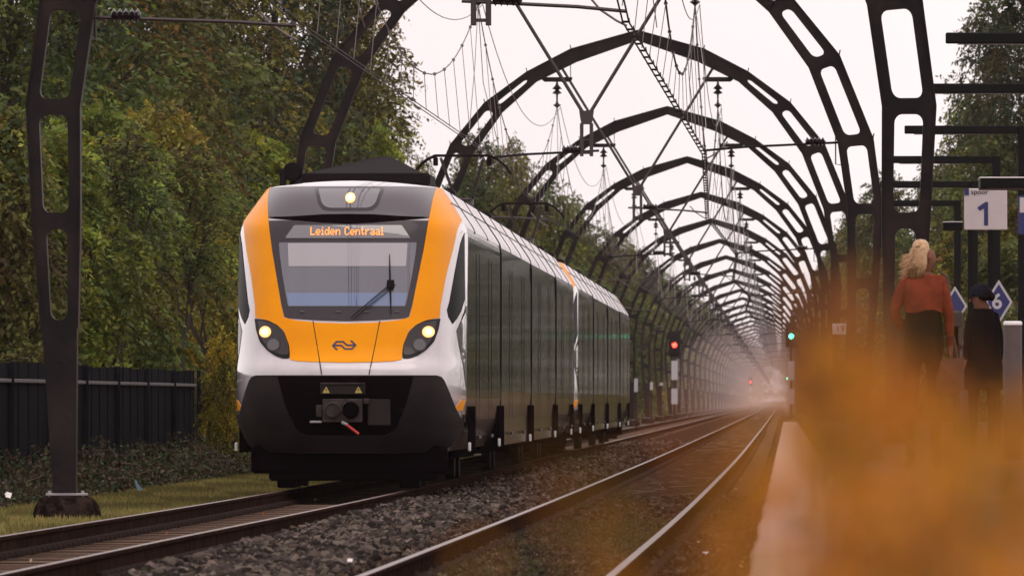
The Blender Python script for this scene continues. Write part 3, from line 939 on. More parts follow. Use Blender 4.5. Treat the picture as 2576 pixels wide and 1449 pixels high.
    for s_ in (1, -1):
        h = patch('headlight', rnd([(s_ * a, b) for a, b in hr][::s_], 0.03), 0.014, M['black'], parent, 0.05)
        patch('cover_glass', rnd([(s_ * a, b) for a, b in hi][::s_], 0.03), 0.019, M['lampglass'], h, 0.05)
        p, q = px2pq(1074, 836)
        patch('headlamp', disc(s_ * p, q, 0.036), 0.040, M['lamp'], h, 0.05)
        patch('lamp_halo', disc(s_ * p, q, 0.070), 0.034, M['lampring'], h, 0.05)
        p, q = px2pq(1053, 868)
        patch('lower_lens', disc(s_ * p, q, 0.088), 0.024, M['frame'], h, 0.05)
        patch('lens_glass', disc(s_ * p, q, 0.072), 0.027, M['lens'], h, 0.05)
    # cab side windows on the corners
    sw = R_([(1168, 586), (1158, 613), (1144, 684), (1130, 760), (1124, 780), (1128, 798), (1138, 815), (1150, 800), (1160, 782), (1169, 752)])
    sw = [(min(a, wq(b) * 0.9985), b) for a, b in sw]
    for s_ in (1, -1):
        patch('cab_side_window', [(s_ * a, b) for a, b in sw][::s_], 0.006, M['blackglass'], parent, 0.04)
    st = R_([(1172, 770), (1162, 800), (1148, 832), (1154, 870), (1166, 925), (1172, 975), (1178, 975)])
    st = [(min(a, wq(b) * 0.9988), b) for a, b in st] 
    st = st[:-1] + [(wq(st[-1][1]) * 0.9988, st[-1][1]), (wq(1.9) * 0.9988, 1.9), (wq(st[0][1]) * 0.9988, st[0][1])]
    for s_ in (1, -1):
        patch('dark_side_panel', [(s_ * a, b) for a, b in st][::s_], 0.004, M['sideblue'], parent, 0.04)
    # yellow tip at the foot of the corner
    yt = [(1.30, 0.93), (1.40, 0.93), (1.43, 1.06), (1.395, 1.06)]
    for s_ in (1, -1): patch('yellow_tip', [(s_ * a, b) for a, b in yt][::s_], 0.005, M['orange'], parent, 0.04)
    # emblem: two interlaced arrows
    def emb(pts, wd=0.021):
        mbb = MB(); P = [Vector(px2pq(820 * 0 + (786.8 + x * 0.06623), 825.2 + y * 0.06623)) for x, y in pts]
        # offset both sides with mitres
        L = []; Rr = []
        for i in range(len(P)):
            a = (P[i] - P[i - 1]).normalized() if i else (P[1] - P[0]).normalized()
            b = (P[i + 1] - P[i]).normalized() if i < len(P) - 1 else a
            nrm = Vector((-(a + b).y, (a + b).x)).normalized(); k = 1 / max(0.5, nrm.dot(Vector((-a.y, a.x))))
            L.append(P[i] + nrm * wd / 2 * k); Rr.append(P[i] - nrm * wd / 2 * k)
        return L, Rr
    mb = MB()
    for pts in ([(940, 830), (880, 810), (760, 680), (900, 530), (1150, 530), (1290, 660), (1590, 660)], [(1430, 500), (1480, 515), (1620, 660), (1480, 805), (1220, 805), (1080, 670), (780, 670)]):
        L, Rr = emb(pts)
        for i in range(len(L) - 1):
            q4 = [L[i], L[i + 1], Rr[i + 1], Rr[i]]
            mb.add([surf(v.x, v.y, 0.014) for v in q4], [(0, 1, 2, 3)])
    mb.build('emblem', M['navy'], parent)
    # hood seams
    for s_ in (1, -1):
        a = px2pq(955, 808); b = px2pq(928, 942)
        mb = MB(); pts = [surf(s_ * (a[0] + (b[0] - a[0]) * t), a[1] + (b[1] - a[1]) * t, 0.008) for t in np.linspace(0, 1, 14)]
        mb.tube(pts, 0.0065, 4); mb.build('hood_seam', M['seam'], parent)
    # charcoal skirt
    sk = R_([(1094, 944), (1106, 948), (1113, 957), (1127, 990), (1143, 1030), (1155, 1052), (1166, 1060)])
    sk = [(a, b) for a, b in sk] + [(1.40, 0.88), (1.385, 0.72), (1.24, 0.50), (1.10, 0.44), (0.6, 0.42), (0, 0.42)]
    sk = [(min(a, wq(b) * 0.997), b) for a, b in sk]
    full = sk + [(-a, b) for a, b in reversed(sk[:-1])]
    patch('skirt', full, 0.03, M['skirt'], parent, 0.06, thick=0.03)
    rc = R_([(1038, 947), (1028, 985), (1018, 1020), (1007, 1048), (998, 1070), (986, 1083), (965, 1091)])
    patch('coupler_recess', rnd(sym(rc), 0.02), 0.036, M['recess'], parent, 0.06)
    lip = R_([(1007, 1046), (999, 1070), (986, 1084), (962, 1093), (872, 1094)])
    mb = MB(); pts = [surf(a, b, 0.04) for a, b in lip] + [surf(-a, b, 0.04) for a, b in reversed(lip[:-1])]
    mb.tube(pts, 0.010, 5); mb.build('recess_lip', M['skirt'], parent)
    # coupler
    c = empty('coupler', (0, 0, 0)); c.parent = parent
    def cbox(x0, x1, y0, y1, f, b, m, name):
        a = px2pq(x0, y1); e = px2pq(x1, y0)
        k = MB(); k.bbox(a[0], e[0], f, b, a[1], e[1], 0.008); return k.build(name, m, c)
    cbox(806, 919, 966, 992, -0.10, 0.25, M['skirt'], 'upper_box')
    k = MB(); 
    a = px2pq(806, 966); e = px2pq(918, 962); k.box(a[0], e[0], -0.12, -0.06, a[1], e[1]); k.build('top_bar', M['metal'], c)
    cbox(813, 912, 1003, 1062, -0.14, 0.2, M['metal'], 'coupler_head')
    for x, m in ((838, M['metal']), (884, M['recess'])):
        a = px2pq(x, 1031); k = MB()
        k.lathe([(0.105, 0.0), (0.105, -0.05), (0.085, -0.06), (0.08, -0.03), (0.02, -0.03)], (a[0], -0.14, a[1]), 20, 0, 'y'); k.build('coupler_ring', m, c)
    cbox(796, 811, 1018, 1048, -0.1, 0.1, M['metal'], 'side_box')
    cbox(781, 811, 1058, 1064, -0.13, 0.0, M['lightgrey'], 'handle_bar')
    cbox(914, 930, 1002, 1016, -0.1, 0.1, M['metal'], 'side_box')
    cbox(926, 982, 1004, 1070, -0.035, 0.1, M['skirt'], 'grille_box')
    a = px2pq(869, 1064); b = px2pq(905, 1091); k = MB(); k.tube([(a[0], -0.17, a[1]), (b[0], -0.2, b[1])], 0.017, 8); k.build('red_lever', M['red'], c)
    a = px2pq(862, 1062); b = px2pq(876, 1068); k = MB(); k.tube([(a[0], -0.16, a[1]), (b[0], -0.18, b[1])], 0.02, 8); k.build('lever_grip', M['lightgrey'], c)
    for x in (821, 902):
        a = px2pq(x, 981); k = MB()
        k.poly([(a[0] - 0.045, a[1] - 0.035), (a[0] + 0.045, a[1] - 0.035), (a[0], a[1] + 0.045)], -0.106, -0.101)
        k2 = MB(); k2.poly([(a[0] - 0.006, a[1] - 0.02), (a[0] + 0.014, a[1] + 0.0), (a[0] + 0.002, a[1] + 0.002), (a[0] + 0.006, a[1] + 0.026), (a[0] - 0.012, a[1] - 0.002), (a[0] + 0.0, a[1] - 0.004)], -0.110, -0.107)
        w_ = k.build('warning_triangle', M['yellow'], c); k2.build('lightning_mark', M['black'], c)
    # wiper
    a = px2pq(882, 803); b = px2pq(984, 716); cc = px2pq(979, 642); d = px2pq(983, 795)
    k = MB(); 
    k.tube([surf(a[0] + (b[0] - a[0]) * t, a[1] + (b[1] - a[1]) * t, 0.06) for t in np.linspace(0, 1, 8)], 0.0075, 5)
    k.tube([surf(a[0] + 0.05 + (b[0] - a[0]) * t, a[1] + (b[1] - a[1]) * t * 0.97, 0.055) for t in np.linspace(0, 1, 8)], 0.006, 5)
    k.tube([surf(cc[0] + (d[0] - cc[0]) * t, cc[1] + (d[1] - cc[1]) * t, 0.045) for t in np.linspace(0, 1, 12)], [0.004 + 0.008 * math.sin(math.pi * t) for t in np.linspace(0, 1, 12)], 5)
    k.bbox(b[0] - 0.05, b[0] + 0.04, surf(b[0], b[1]).y - 0.1, surf(b[0], b[1]).y - 0.04, b[1] - 0.04, b[1] + 0.06, 0.008)
    k.build('wiper', M['black'], parent)
    # mirrors' camera pods
    # grab rails at the foot of the windscreen
    k = MB(); 
    for sx in (-0.55, -0.1, 0.25, 0.62):
        k.box(sx - 0.03, sx + 0.03, surf(sx, 2.16).y - 0.03, surf(sx, 2.16).y, 2.145, 2.165)
    k.build('wiper_mount', M['lens'], parent)

def mid_body(parent, y0, y1):
    qs = [0.42, 0.6, 0.8, 1.18, 1.6, 2.2, 2.8, 3.20, 3.24, 3.28, 3.32, 3.40, 3.50, 3.60, 3.70, 3.73] + [a for a, b in ROOFQ[1:]]
    prof = [(wq(max(q, 0.8)) if q < 0.8 else wq(q), q) for q in qs]
    pr = prof + [(-a, b) for a, b in reversed(prof[:-1])]
    n = len(pr)
    V = [(a, y, b) for y in (y0, y1) for a, b in pr]
    Fc = [(i, i + 1, n + i + 1, n + i) for i in range(n - 1)] + [tuple(range(n)), tuple(range(2 * n - 1, n - 1, -1))]
    mi = []
    for i in range(n - 1):
        q = (pr[i][1] + pr[i + 1][1]) / 2
        mi.append(2 if q < 1.18 else (1 if q < 3.2 else 3))
    mi += [4, 4]
    mb = MB(); mb.v = V; mb.f = Fc; mb.m = mi
    o = mb.build('coach_body', [M['roof'], M['sideblue'], M['sidewhite'], M['roof'], M['black']], parent)
    return o

def pantograph(parent, y):
    p = empty('pantograph', (0, y, 0)); p.parent = parent
    k = MB()
    pts = [(-0.82, 0, 4.86), (-0.74, 0, 4.98), (-0.60, 0, 5.10), (-0.46, 0, 5.17), (0.46, 0, 5.17), (0.60, 0, 5.10), (0.74, 0, 4.98), (0.82, 0, 4.86)]
    k.tube([(a, -0.18, c) for a, b, c in pts], 0.022, 6); k.tube([(a, 0.18, c) for a, b, c in pts], 0.022, 6)
    for sx in (-0.45, 0.45):
        k.tube([(sx, -0.2, 5.14), (sx, 0.2, 5.14)], 0.02, 6); k.bbox(sx - 0.04, sx + 0.04, -0.06, 0.06, 5.0, 5.14, 0.01)
    k.build('contact_bow', M['gear'], p)
    k = MB()
    for s in (-1, 1):
        k.tube([(s * 0.36, 0, 5.12), (s * 0.14, 0.9, 4.45)], 0.028, 6)
        k.tube([(s * 0.14, 0.9, 4.45), (s * 0.13, 0.1, 4.12)], 0.032, 6)
    k.tube([(-0.14, 0.9, 4.45), (0.14, 0.9, 4.45)], 0.03, 6)
    k.build('linkage', M['rod'], p)
    k = MB(); k.bbox(-0.45, 0.45, -0.5, 0.9, 3.98, 4.08, 0.02)
    for sx in (-0.38, 0.38):
        for sy in (-0.4, 0.8): k.lathe([(0.05, 3.80), (0.09, 3.84), (0.05, 3.88), (0.09, 3.92), (0.05, 3.98)], (sx, sy, 0), 8)
    k.build('base_frame', M['gear'], p)
    return p

def unit(name, label):
    root = empty(name, (TC, TY, 0)); tag(root, label, 'train')
    body_shell(root)
    nose(root)
    nose_parts = [o for o in root.children]
    CL = UL / CARS
    for i in range(1, CARS - 1):
        mid_body(root, i * CL + 0.05, (i + 1) * CL - 0.02)
    # rear cab: the same parts turned round
    for o in nose_parts:
        kids = list(o.children)
        c = o.copy(); COL.objects.link(c); c.parent = root
        c.location = (-o.location.x, UL - o.location.y, o.location.z); c.rotation_euler = (0, 0, math.pi)
        for g_ in kids:
            d = g_.copy(); COL.objects.link(d); d.parent = c
    # seams between coaches, bogie bays, side details
    for i in range(1, CARS):
        y = i * CL
        k = MB()
        pr = [(wq(q) + 0.004, q) for q in (0.5, 1.0, 1.6, 2.4, 3.1, 3.24, 3.30, 3.50, 3.73)] + [(b * 0.98 + 0.0, a + 0.006) for a, b in ROOFQ[1:4]]
        for s in (-1, 1):
            k.tube([(s * a, y, b) for a, b in pr], 0.014, 5)
        k.build('gangway_seam', M['black'], root)
    for i in range(0, CARS + 1):
        y = min(max(i * CL, 4.3), UL - 4.3)
        for s in (-1, 1):
            k = MB(); x = s * 1.43
            k.box(min(x, x + s * 0.018), max(x, x + s * 0.018), y - 1.5, y + 1.5, 0.40, 0.98)
            k.build('bogie_bay', M['recess'], root)
        b = MB()
        b.bbox(-1.10, 1.10, y - 1.6, y + 1.6, 0.36, 0.66, 0.04)
        for s in (-1, 1): b.bbox(s * 1.0 - 0.08, s * 1.0 + 0.08, y - 1.8, y + 1.8, 0.30, 0.62, 0.03)
        bo = b.build('bogie', M['recess'], root)
        for yy2 in (y - 1.15, y + 1.15):
            for s in (-1, 1):
                w_ = MB(); w_.lathe([(0.43, -0.065), (0.43, 0.05), (0.45, 0.065), (0.30, 0.07), (0.12, 0.06)] if s < 0 else [(0.12, -0.06), (0.30, -0.07), (0.45, -0.065), (0.43, -0.05), (0.43, 0.065)], (s * 0.76, yy2, 0.39), 24, 0, 'x'); w_.build('wheel', M['gear'], bo)
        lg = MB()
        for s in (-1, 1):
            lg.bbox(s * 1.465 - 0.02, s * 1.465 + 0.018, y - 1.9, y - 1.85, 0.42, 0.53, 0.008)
        lg.build('glint_plate', M['cap_and_glint'], bo)  # added white plates that stand in for glints at the bogie gaps
    # equipment under the floor, kept clear of the rails
    for i in range(CARS):
        k = MB(); y0 = i * CL + (5.2 if i == 0 else 2.4); y1 = (i + 1) * CL - (5.2 if i == CARS - 1 else 2.4)
        k.bbox(-1.15, 1.15, y0, y1, 0.30, 0.62, 0.04)
        k.build('underfloor_box', M['recess'], root)
    for yy2, s in ((0.85, 1), (UL - 0.85, -1)):    # front apron and rail guards
        k = MB()
        k.bbox(-1.20, 1.22, yy2 - 0.15, yy2 + 0.6, 0.15, 0.50, 0.04); k.bbox(-0.98, 1.1, yy2 - 0.1, yy2 + 0.6, 0.06, 0.24, 0.03)
        for sx in (-0.76, 0.76): k.bbox(sx - 0.12, sx + 0.12, yy2 - 0.05, yy2 + 0.25, -0.03, 0.24, 0.02)
        k.build('rail_guard', M['recess'], root)
    # side doors: recessed lines, small lamps
    for i in range(CARS):
        for f in (0.30, 0.70):
            y = (i + f) * CL
            if i == 0 and f < 0.31: y += 1.5
            k = MB()
            for s in (-1, 1):
                x = s * 1.4415
                for e in (-0.75, 0.75): k.box(min(x, x + s * 0.004), max(x, x + s * 0.004), y + e - 0.012, y + e + 0.012, 0.62, 2.95)
                k.box(min(x, x + s * 0.03), max(x, x + s * 0.03), y - 0.6, y + 0.6, 0.56, 0.60)
            k.build('side_door_seams', M['black'], root)
    # roof seam lines, roof gear
    k = MB()
    for s in (-1, 1):
        q = 3.53; x = wq(q)
        k.tube([(s * (x + 0.004), 2.6, q + 0.002), (s * (x + 0.004), UL - 2.6, q + 0.002)], 0.008, 4)
    for i in range(CARS):
        for f in (0.33, 0.66):
            y = (i + f) * CL
            for s in (-1, 1): k.tube([(s * (wq(q) + 0.003), y, q) for q in (3.20, 3.26, 3.30, 3.40, 3.5, 3.6, 3.73)], 0.008, 4)
    k.build('roof_seams', M['black'], root)
    g_ = MB()
    # first roof pack: a slab with a ridged hood
    g_.bbox(-0.72, 0.92, 4.0, 6.2, 3.78, 3.94, 0.03)
    g_.v += [(-0.72, 4.0, 3.92), (0.86, 4.0, 3.92), (0.38, 5.1, 4.17), (0.24, 5.1, 4.18), (-0.72, 6.2, 3.92), (0.86, 6.2, 3.92)]
    b = len(g_.v) - 6
    fcs = [(0, 1, 2, 3), (0, 3, 4), (1, 5, 2), (4, 3, 2, 5), (0, 4, 5, 1)]
    g_.f += [tuple(b + i for i in f) for f in fcs]; g_.m += [0] * 5
    g_.build('roof_hood', M['gear'], root)
    h = MB(); h.lathe([(0.11, -0.02), (0.125, 0.0), (0.11, 0.16)], (-0.84, 4.2, 3.96), 18, 0, 'y'); h.tube([(-0.84, 4.25, 3.72), (-0.84, 4.25, 3.90)], 0.04, 6)
    h.bbox(-1.0, -0.92, 4.1, 4.4, 3.73, 4.00, 0.02); h.build('horn', M['gear'], root)
    e = MB(); e.lathe([(0.0, -0.006), (0.10, -0.005), (0.10, 0.0)], (-0.84, 4.17, 3.96), 18, 0, 'y'); e.build('horn_face', M['gear'], root)
    for i in range(CARS):
        for f, ln, hh, w2 in ((0.42, 3.0, 3.98, 0.8), (0.66, 2.0, 4.02, 0.7), (0.85, 1.6, 3.96, 0.9)):
            y = (i + f) * CL
            if i == 2 and f > 0.6: continue
            k = MB(); k.bbox(-w2, w2, y - ln / 2, y + ln / 2, 3.77, hh, 0.05)
            k.tube([(-w2 + 0.1, y - ln / 2 - 0.6, 3.86), (-w2 + 0.1, y + ln / 2 + 0.6, 3.86)], 0.04, 6)
            k.build('roof_pack', M['gear'], root)
    return root

u1 = unit('train_unit', 'front train unit, orange and white nose with lit headlights and a Leiden Centraal display')
pantograph(u1, K * 2.75 - TY)
u2 = copy_thing(u1)
u2.location = (TC, TY + UL + 0.55, 0)
tag(u2, 'second train unit coupled behind the front one, only its long side and roof in view', 'train')
for ch in u2.children:
    if ch.name.startswith('pantograph'): ch.location.y = K * 3.42 - (TY + UL + 0.55)
# ------------------------------------------------------------------ vegetation
def leaf_quads(C, N, U, ln, wd):
    """rhombic leaves: centre C, length direction U, normal N (unit arrays)"""
    W = np.cross(N, U); W /= np.linalg.norm(W, axis=1)[:, None] + 1e-9
    l = ln[:, None] / 2; w = wd[:, None] / 2
    V = np.stack([C - U * l, C + W * w - U * l * 0.1 + N * w * 0.3, C + U * l, C - W * w - U * l * 0.1 + N * w * 0.3], 1)
    n = len(C)
    return V.reshape(-1, 3), np.arange(n * 4).reshape(n, 4)

def unit_rand(n, rng):
    v = rng.standard_normal((n, 3)); return v / np.linalg.norm(v, axis=1)[:, None]

def crown_arrays(seed, H, R, base, lobes, sprays, per, size, cols, droop=0.5, flat=0.75, round_top=0.5):
    """lobes of sprays; each spray is a short twig carrying leaves"""
    rng = np.random.default_rng(seed)
    zc = np.linspace(0, 1, lobes) ** 0.85
    L = []
    for i in range(lobes):
        t = zc[i]
        z = base + (H - base) * (0.06 + 0.86 * t)
        env = R * (math.sin(math.pi * min(1, (0.18 + 0.80 * t)) ** 1.0) ** 0.6) * (1.0 if t < 0.6 else 1 - round_top * (t - 0.6))
        a = i * 2.4 + rng.random() * 0.9
        rr = env * (0.35 + 0.45 * rng.random()) * (0.0 if i == lobes - 1 else 1)
        lr = R * (0.24 + 0.20 * rng.random()) * (0.75 if t > 0.85 else 1)
        L.append((rr * math.cos(a), rr * math.sin(a), z, lr))
    Cs = []; Ds = []; Ti = []
    for (x, y, z, lr) in L:
        d = unit_rand(sprays, rng)
        rad = lr * (0.62 + 0.40 * rng.random(sprays) ** 0.6)
        Cc = np.array([x, y, z]) + d * rad[:, None] * np.array([1.15, 1.15, flat])
        Cs.append(Cc); Ds.append(d)
        base_c = cols[rng.integers(len(cols))]
        tone = (0.55 + 0.9 * rng.random(sprays))[:, None]
        other = np.array([cols[k] for k in rng.integers(len(cols), size=sprays)])
        mixv = (rng.random(sprays) < 0.3)[:, None]
        Ti.append(np.where(mixv, other, np.array(base_c)[None]) * tone)
    Cs = np.concatenate(Cs); Ds = np.concatenate(Ds); Ti = np.concatenate(Ti)
    n = len(Cs)
    # twig direction: outward, drooping
    T = Ds * np.array([1, 1, 0.3]) + np.array([0, 0, -0.15]) + 0.35 * rng.standard_normal((n, 3)); T /= np.linalg.norm(T, axis=1)[:, None]
    tl = size * (2.2 + 2.8 * rng.random(n))
    k = np.linspace(0, 1, per)
    P = Cs[:, None, :] + T[:, None, :] * (tl[:, None] * k[None])[:, :, None]
    P[:, :, 2] -= droop * tl[:, None] * (k[None] ** 2) * 0.7
    side = np.cross(T, np.array([0, 0, 1.0])); side /= np.linalg.norm(side, axis=1)[:, None] + 1e-6
    sg = np.where(np.arange(per) % 2 == 0, 1, -1)
    U = T[:, None, :] * 0.6 + side[:, None, :] * sg[None, :, None] * 0.9 + 0.35 * rng.standard_normal((n, per, 3)); U[:, :, 2] -= 0.25
    U = U.reshape(-1, 3); U /= np.linalg.norm(U, axis=1)[:, None]
    P = P.reshape(-1, 3) + U * size * 0.4
    N = unit_rand(len(P), rng) * 0.7 + np.array([0, 0, 0.8]); N -= U * np.sum(N * U, axis=1)[:, None]; N /= np.linalg.norm(N, axis=1)[:, None]
    ln = size * (0.8 + 0.7 * rng.random(len(P))); wd = ln * (0.38 + 0.2 * rng.random(len(P)))
    V, Fq = leaf_quads(P, N, U, ln, wd)
    tint = np.repeat(Ti, per, axis=0) * (0.8 + 0.4 * rng.random(len(P)))[:, None]
    return V, Fq, np.clip(tint, 0.003, 0.5), L

G_DARK = [(0.040, 0.055, 0.020), (0.055, 0.068, 0.022), (0.065, 0.062, 0.022), (0.036, 0.048, 0.026)]
G_MIX = [(0.080, 0.092, 0.022), (0.110, 0.112, 0.026), (0.105, 0.095, 0.020), (0.050, 0.068, 0.024), (0.080, 0.055, 0.020)]
G_YEL = [(0.16, 0.165, 0.030), (0.11, 0.13, 0.028), (0.20, 0.165, 0.026), (0.075, 0.10, 0.024)]
G_GOLD = [(0.36, 0.26, 0.018), (0.24, 0.21, 0.022), (0.42, 0.25, 0.012), (0.13, 0.14, 0.025)]
G_BROWN = [(0.055, 0.036, 0.016), (0.070, 0.045, 0.018), (0.040, 0.034, 0.015), (0.035, 0.042, 0.016)]

def tree_proto(kind, seed, H=10.0, R=2.6, base=1.5, lobes=22, sprays=95, per=8, size=0.13, cols=G_MIX, droop=0.5, trunk_r=0.16):
    root = empty(kind, (0, 0, 0))
    V, Fq, T, L = crown_arrays(seed, H, R, base, lobes, sprays, per, size, cols, droop)
    np_mesh('crown', V, Fq, M['cover' if kind == 'shrub' else 'leaf'], T, root)
    m = MB(); rng = random.Random(seed)
    pts = [(0, 0, -0.4)]
    for i in range(1, 8):
        t = i / 7; pts.append((0.25 * math.sin(i * 1.3 + seed), 0.25 * math.cos(i * 1.7 + seed), H * 0.86 * t))
    m.tube(pts, [trunk_r * (1 - 0.82 * i / 7) for i in range(8)], 8)
    for (x, y, z, lr) in L:
        t = max(0.12, min(0.8, (z - 0.22 * H) / H)); k = t / 0.86 * 7; i0 = min(6, int(k)); f = k - i0
        s = Vector(pts[i0]).lerp(Vector(pts[i0 + 1]), f); e = Vector((x, y, z))
        mid = s.lerp(e, 0.5) + Vector((0, 0, 0.12 * (e - s).length))
        m.tube([s, mid, e], [trunk_r * 0.38 * (1 - t * 0.6), trunk_r * 0.22, 0.02], 5)
        for j in range(3):
            d = Vector((rng.uniform(-1, 1), rng.uniform(-1, 1), rng.uniform(-0.2, 1))).normalized() * lr * 0.8
            m.tube([e.lerp(mid, 0.3), e + d], [0.02, 0.008], 4)
    m.build('trunk', M['bark'], root)
    return root

PROTO = {
    'tall': [tree_proto('deciduous_tree', 11, 14, 2.9, 1.5, 30, 80, 8, 0.18, G_DARK + G_MIX[:2]), tree_proto('deciduous_tree', 12, 14, 3.1, 2.0, 30, 80, 8, 0.18, G_DARK + G_BROWN[:2])],
    'mid': [tree_proto('deciduous_tree', 21, 12, 3.4, 1.0, 26, 95, 8, 0.19, G_MIX), tree_proto('deciduous_tree', 22, 12, 3.2, 1.0, 26, 95, 8, 0.19, G_DARK + G_MIX)],
    'aca': [tree_proto('acacia_tree', 31, 7, 2.1, 0.4, 34, 62, 11, 0.16, G_YEL + G_MIX, 0.8), tree_proto('acacia_tree', 32, 7, 2.2, 0.4, 34, 62, 11, 0.16, G_YEL[:3] + G_MIX[:3] + G_DARK[:1], 0.8)],
    'open': [tree_proto('deciduous_tree', 41, 14, 2.6, 2.5, 26, 42, 7, 0.16, G_MIX + G_YEL[:2], 0.4)],
    'far': [tree_proto('deciduous_tree', 51, 12, 3.8, 0.3, 22, 85, 7, 0.30, G_MIX + G_YEL), tree_proto('deciduous_tree', 52, 12, 3.6, 0.3, 22, 85, 7, 0.30, G_MIX + G_DARK[:2])],
    'sap': [tree_proto('slim_tree', 71, 8, 1.0, 4.6, 12, 34, 9, 0.12, G_MIX, 0.6, 0.10)],
    'bush': [tree_proto('shrub', 61, 2.6, 0.85, 0.0, 14, 60, 9, 0.075, G_GOLD, 0.6, 0.03), tree_proto('shrub', 62, 2.4, 1.0, 0.0, 14, 60, 9, 0.08, G_MIX + G_YEL[:1], 0.6, 0.03)],
}
HREF = {'tall': (14, 3.0), 'mid': (12, 3.3), 'aca': (7, 2.15), 'open': (14, 2.6), 'far': (12, 3.7), 'bush': (2.5, 0.92), 'sap': (8, 1.0)}
used = {k: 0 for k in PROTO}
def plant(kind, px, ytop, n, R, label, group=None, cat=None):
    y = n * K; s = F / y
    H = (VPY - ytop) / s + CAMZ + 0.35
    k = used[kind]; used[kind] += 1
    P = PROTO[kind]
    r = P[k] if k < len(P) else copy_thing(P[k % len(P)])
    x = (px - VPX) / s
    r.location = (x, y, -0.34); h, rr = HREF[kind]
    r.scale = (R / rr, R / rr, H / h); r.rotation_euler = (0, 0, (k * 2.1) % 6.28)
    tag(r, label, cat or ('shrub' if kind == 'bush' else 'tree'), group)
    return r
GL = 'trees along the left side of the line'; GR = 'trees along the right side of the line'
plant('tall', 840, -210, 5.05, 2.7, 'dark leafy tree directly above the middle of the train roof', GL)
plant('open', 925, -120, 5.3, 1.9, 'thin-leaved tree with sky between its leaves beside the open sky', GL)
plant('tall', 690, -260, 4.6, 2.6, 'dark tree behind the left end of the train roof', GL)
plant('tall', 560, -330, 4.3, 2.6, 'dark tree rising left of the train, under the end of the long arm', GL)
plant('mid', 420, -150, 4.1, 3.0, 'dark green tree in the middle of the left wood, above the fence end', GL)
plant('tall', 300, -420, 3.9, 2.6, 'dark tree just right of the nearest arch leg, under the insulator', GL)
plant('mid', 150, -240, 3.7, 3.0, 'dark tree seen through the openings of the nearest arch leg', GL)
plant('tall', 10, -420, 3.5, 2.6, 'dark tree at the left border of the photo, left of the nearest arch leg', GL)
plant('mid', 760, 150, 6.1, 3.4, 'broad tree of the back row above the train roof', GL)
plant('mid', 560, 90, 5.8, 3.6, 'broad tree of the back row left of the train', GL)
plant('mid', 350, 60, 5.4, 3.6, 'broad tree of the back row in the middle of the left wood', GL)
plant('mid', 120, 80, 5.0, 3.6, 'broad tree of the back row behind the nearest arch leg', GL)
plant('mid', 905, 90, 6.4, 2.3, 'olive tree low behind the thin-leaved one, beside the open sky', GL)
plant('aca', -30, 225, 2.75, 1.5, 'yellow acacia at the left border beside the nearest arch leg', GL)
plant('aca', 110, 300, 2.95, 1.7, 'acacia whose lower branches show through the nearest arch leg', GL)
plant('aca', 255, 235, 3.05, 1.5, 'bright green acacia with feathery sprays right of the nearest arch leg', GL)
plant('aca', 390, 250, 3.3, 1.5, 'bright acacia with pale tips in the middle of the left wood', GL)
plant('aca', 520, 400, 3.45, 1.4, 'lower acacia just left of the train nose', GL)
plant('aca', 640, 330, 4.2, 2.0, 'acacia right behind the left edge of the train', GL)
plant('aca', 800, 260, 4.7, 1.9, 'acacia between the two limbs of the second arch', GL)
plant('aca', 935, 300, 5.0, 1.5, 'yellow-green acacia low beside the open sky, above the roof hood', GL)
plant('bush', 556, 850, 3.02, 0.50, 'golden yellow shrub between the fence end and the train')
plant('bush', 60, 860, 2.7, 1.0, 'green shrub behind the fence, left of the nearest arch leg')
plant('bush', 600, 870, 3.2, 0.6, 'golden yellow shrub touching the left side of the train in the photo')
plant('bush', 505, 930, 3.2, 0.6, 'green shrub at the right end of the fence')
for _i, (_px, _yt, _n, _l) in enumerate([(318, 330, 3.0, 'slim bare-stemmed tree right of the nearest arch leg'), (468, 360, 3.12, 'slim bare-stemmed tree above the right half of the fence'),
                             (503, 420, 3.2, 'slim bare-stemmed tree above the right end of the fence'), (560, 470, 3.5, 'slim bare-stemmed tree close to the left side of the train')]):
    plant('sap', _px, _yt, _n, 0.9, _l, GL)
GF = 'far trees on the left'
ORDN = ['first', 'second', 'third', 'fourth', 'fifth', 'sixth', 'seventh', 'eighth', 'ninth', 'tenth', 'eleventh', 'twelfth', 'thirteenth', 'fourteenth']
plant('far', 1062, 385, 8.0, 1.3, 'small distant tree in the gap of sky over the pantograph', GF)
plant('far', 1200, 330, 8.6, 2.2, 'dark distant tree with a ragged top under the third arch', GF)
plant('far', 1290, 345, 9.4, 2.0, 'dark distant tree just right of the ragged one under the third arch', GF)
plant('far', 1180, 425, 6.6, 1.8, 'yellow-green tree right behind the first pantograph', GF)
plant('far', 1270, 450, 7.4, 2.0, 'green tree between the two pantographs', GF)
plant('far', 1375, 445, 8.8, 2.4, 'olive tree over the second pantograph', GF)
plant('far', 1440, 490, 10.2, 2.1, 'olive tree right of the second pantograph', GF)
for i, (px, yt, n, R) in enumerate([(1500, 560, 11.5, 2.4), (1560, 585, 13.0, 2.6), (1605, 625, 14.5, 2.8), (1640, 655, 16, 2.8), (1680, 690, 18, 3), (1715, 715, 20.5, 3.2), (1745, 745, 23.5, 3.4),
                                    (1775, 765, 27, 3.6), (1800, 785, 31, 4), (1822, 805, 36, 4.5), (1842, 825, 42, 5), (1858, 845, 50, 6), (1872, 862, 60, 8), (1888, 885, 80, 10)]):
    plant('far', px, yt, n, R, ORDN[i] + ' olive tree beyond the second pantograph towards the tunnel end', GF)
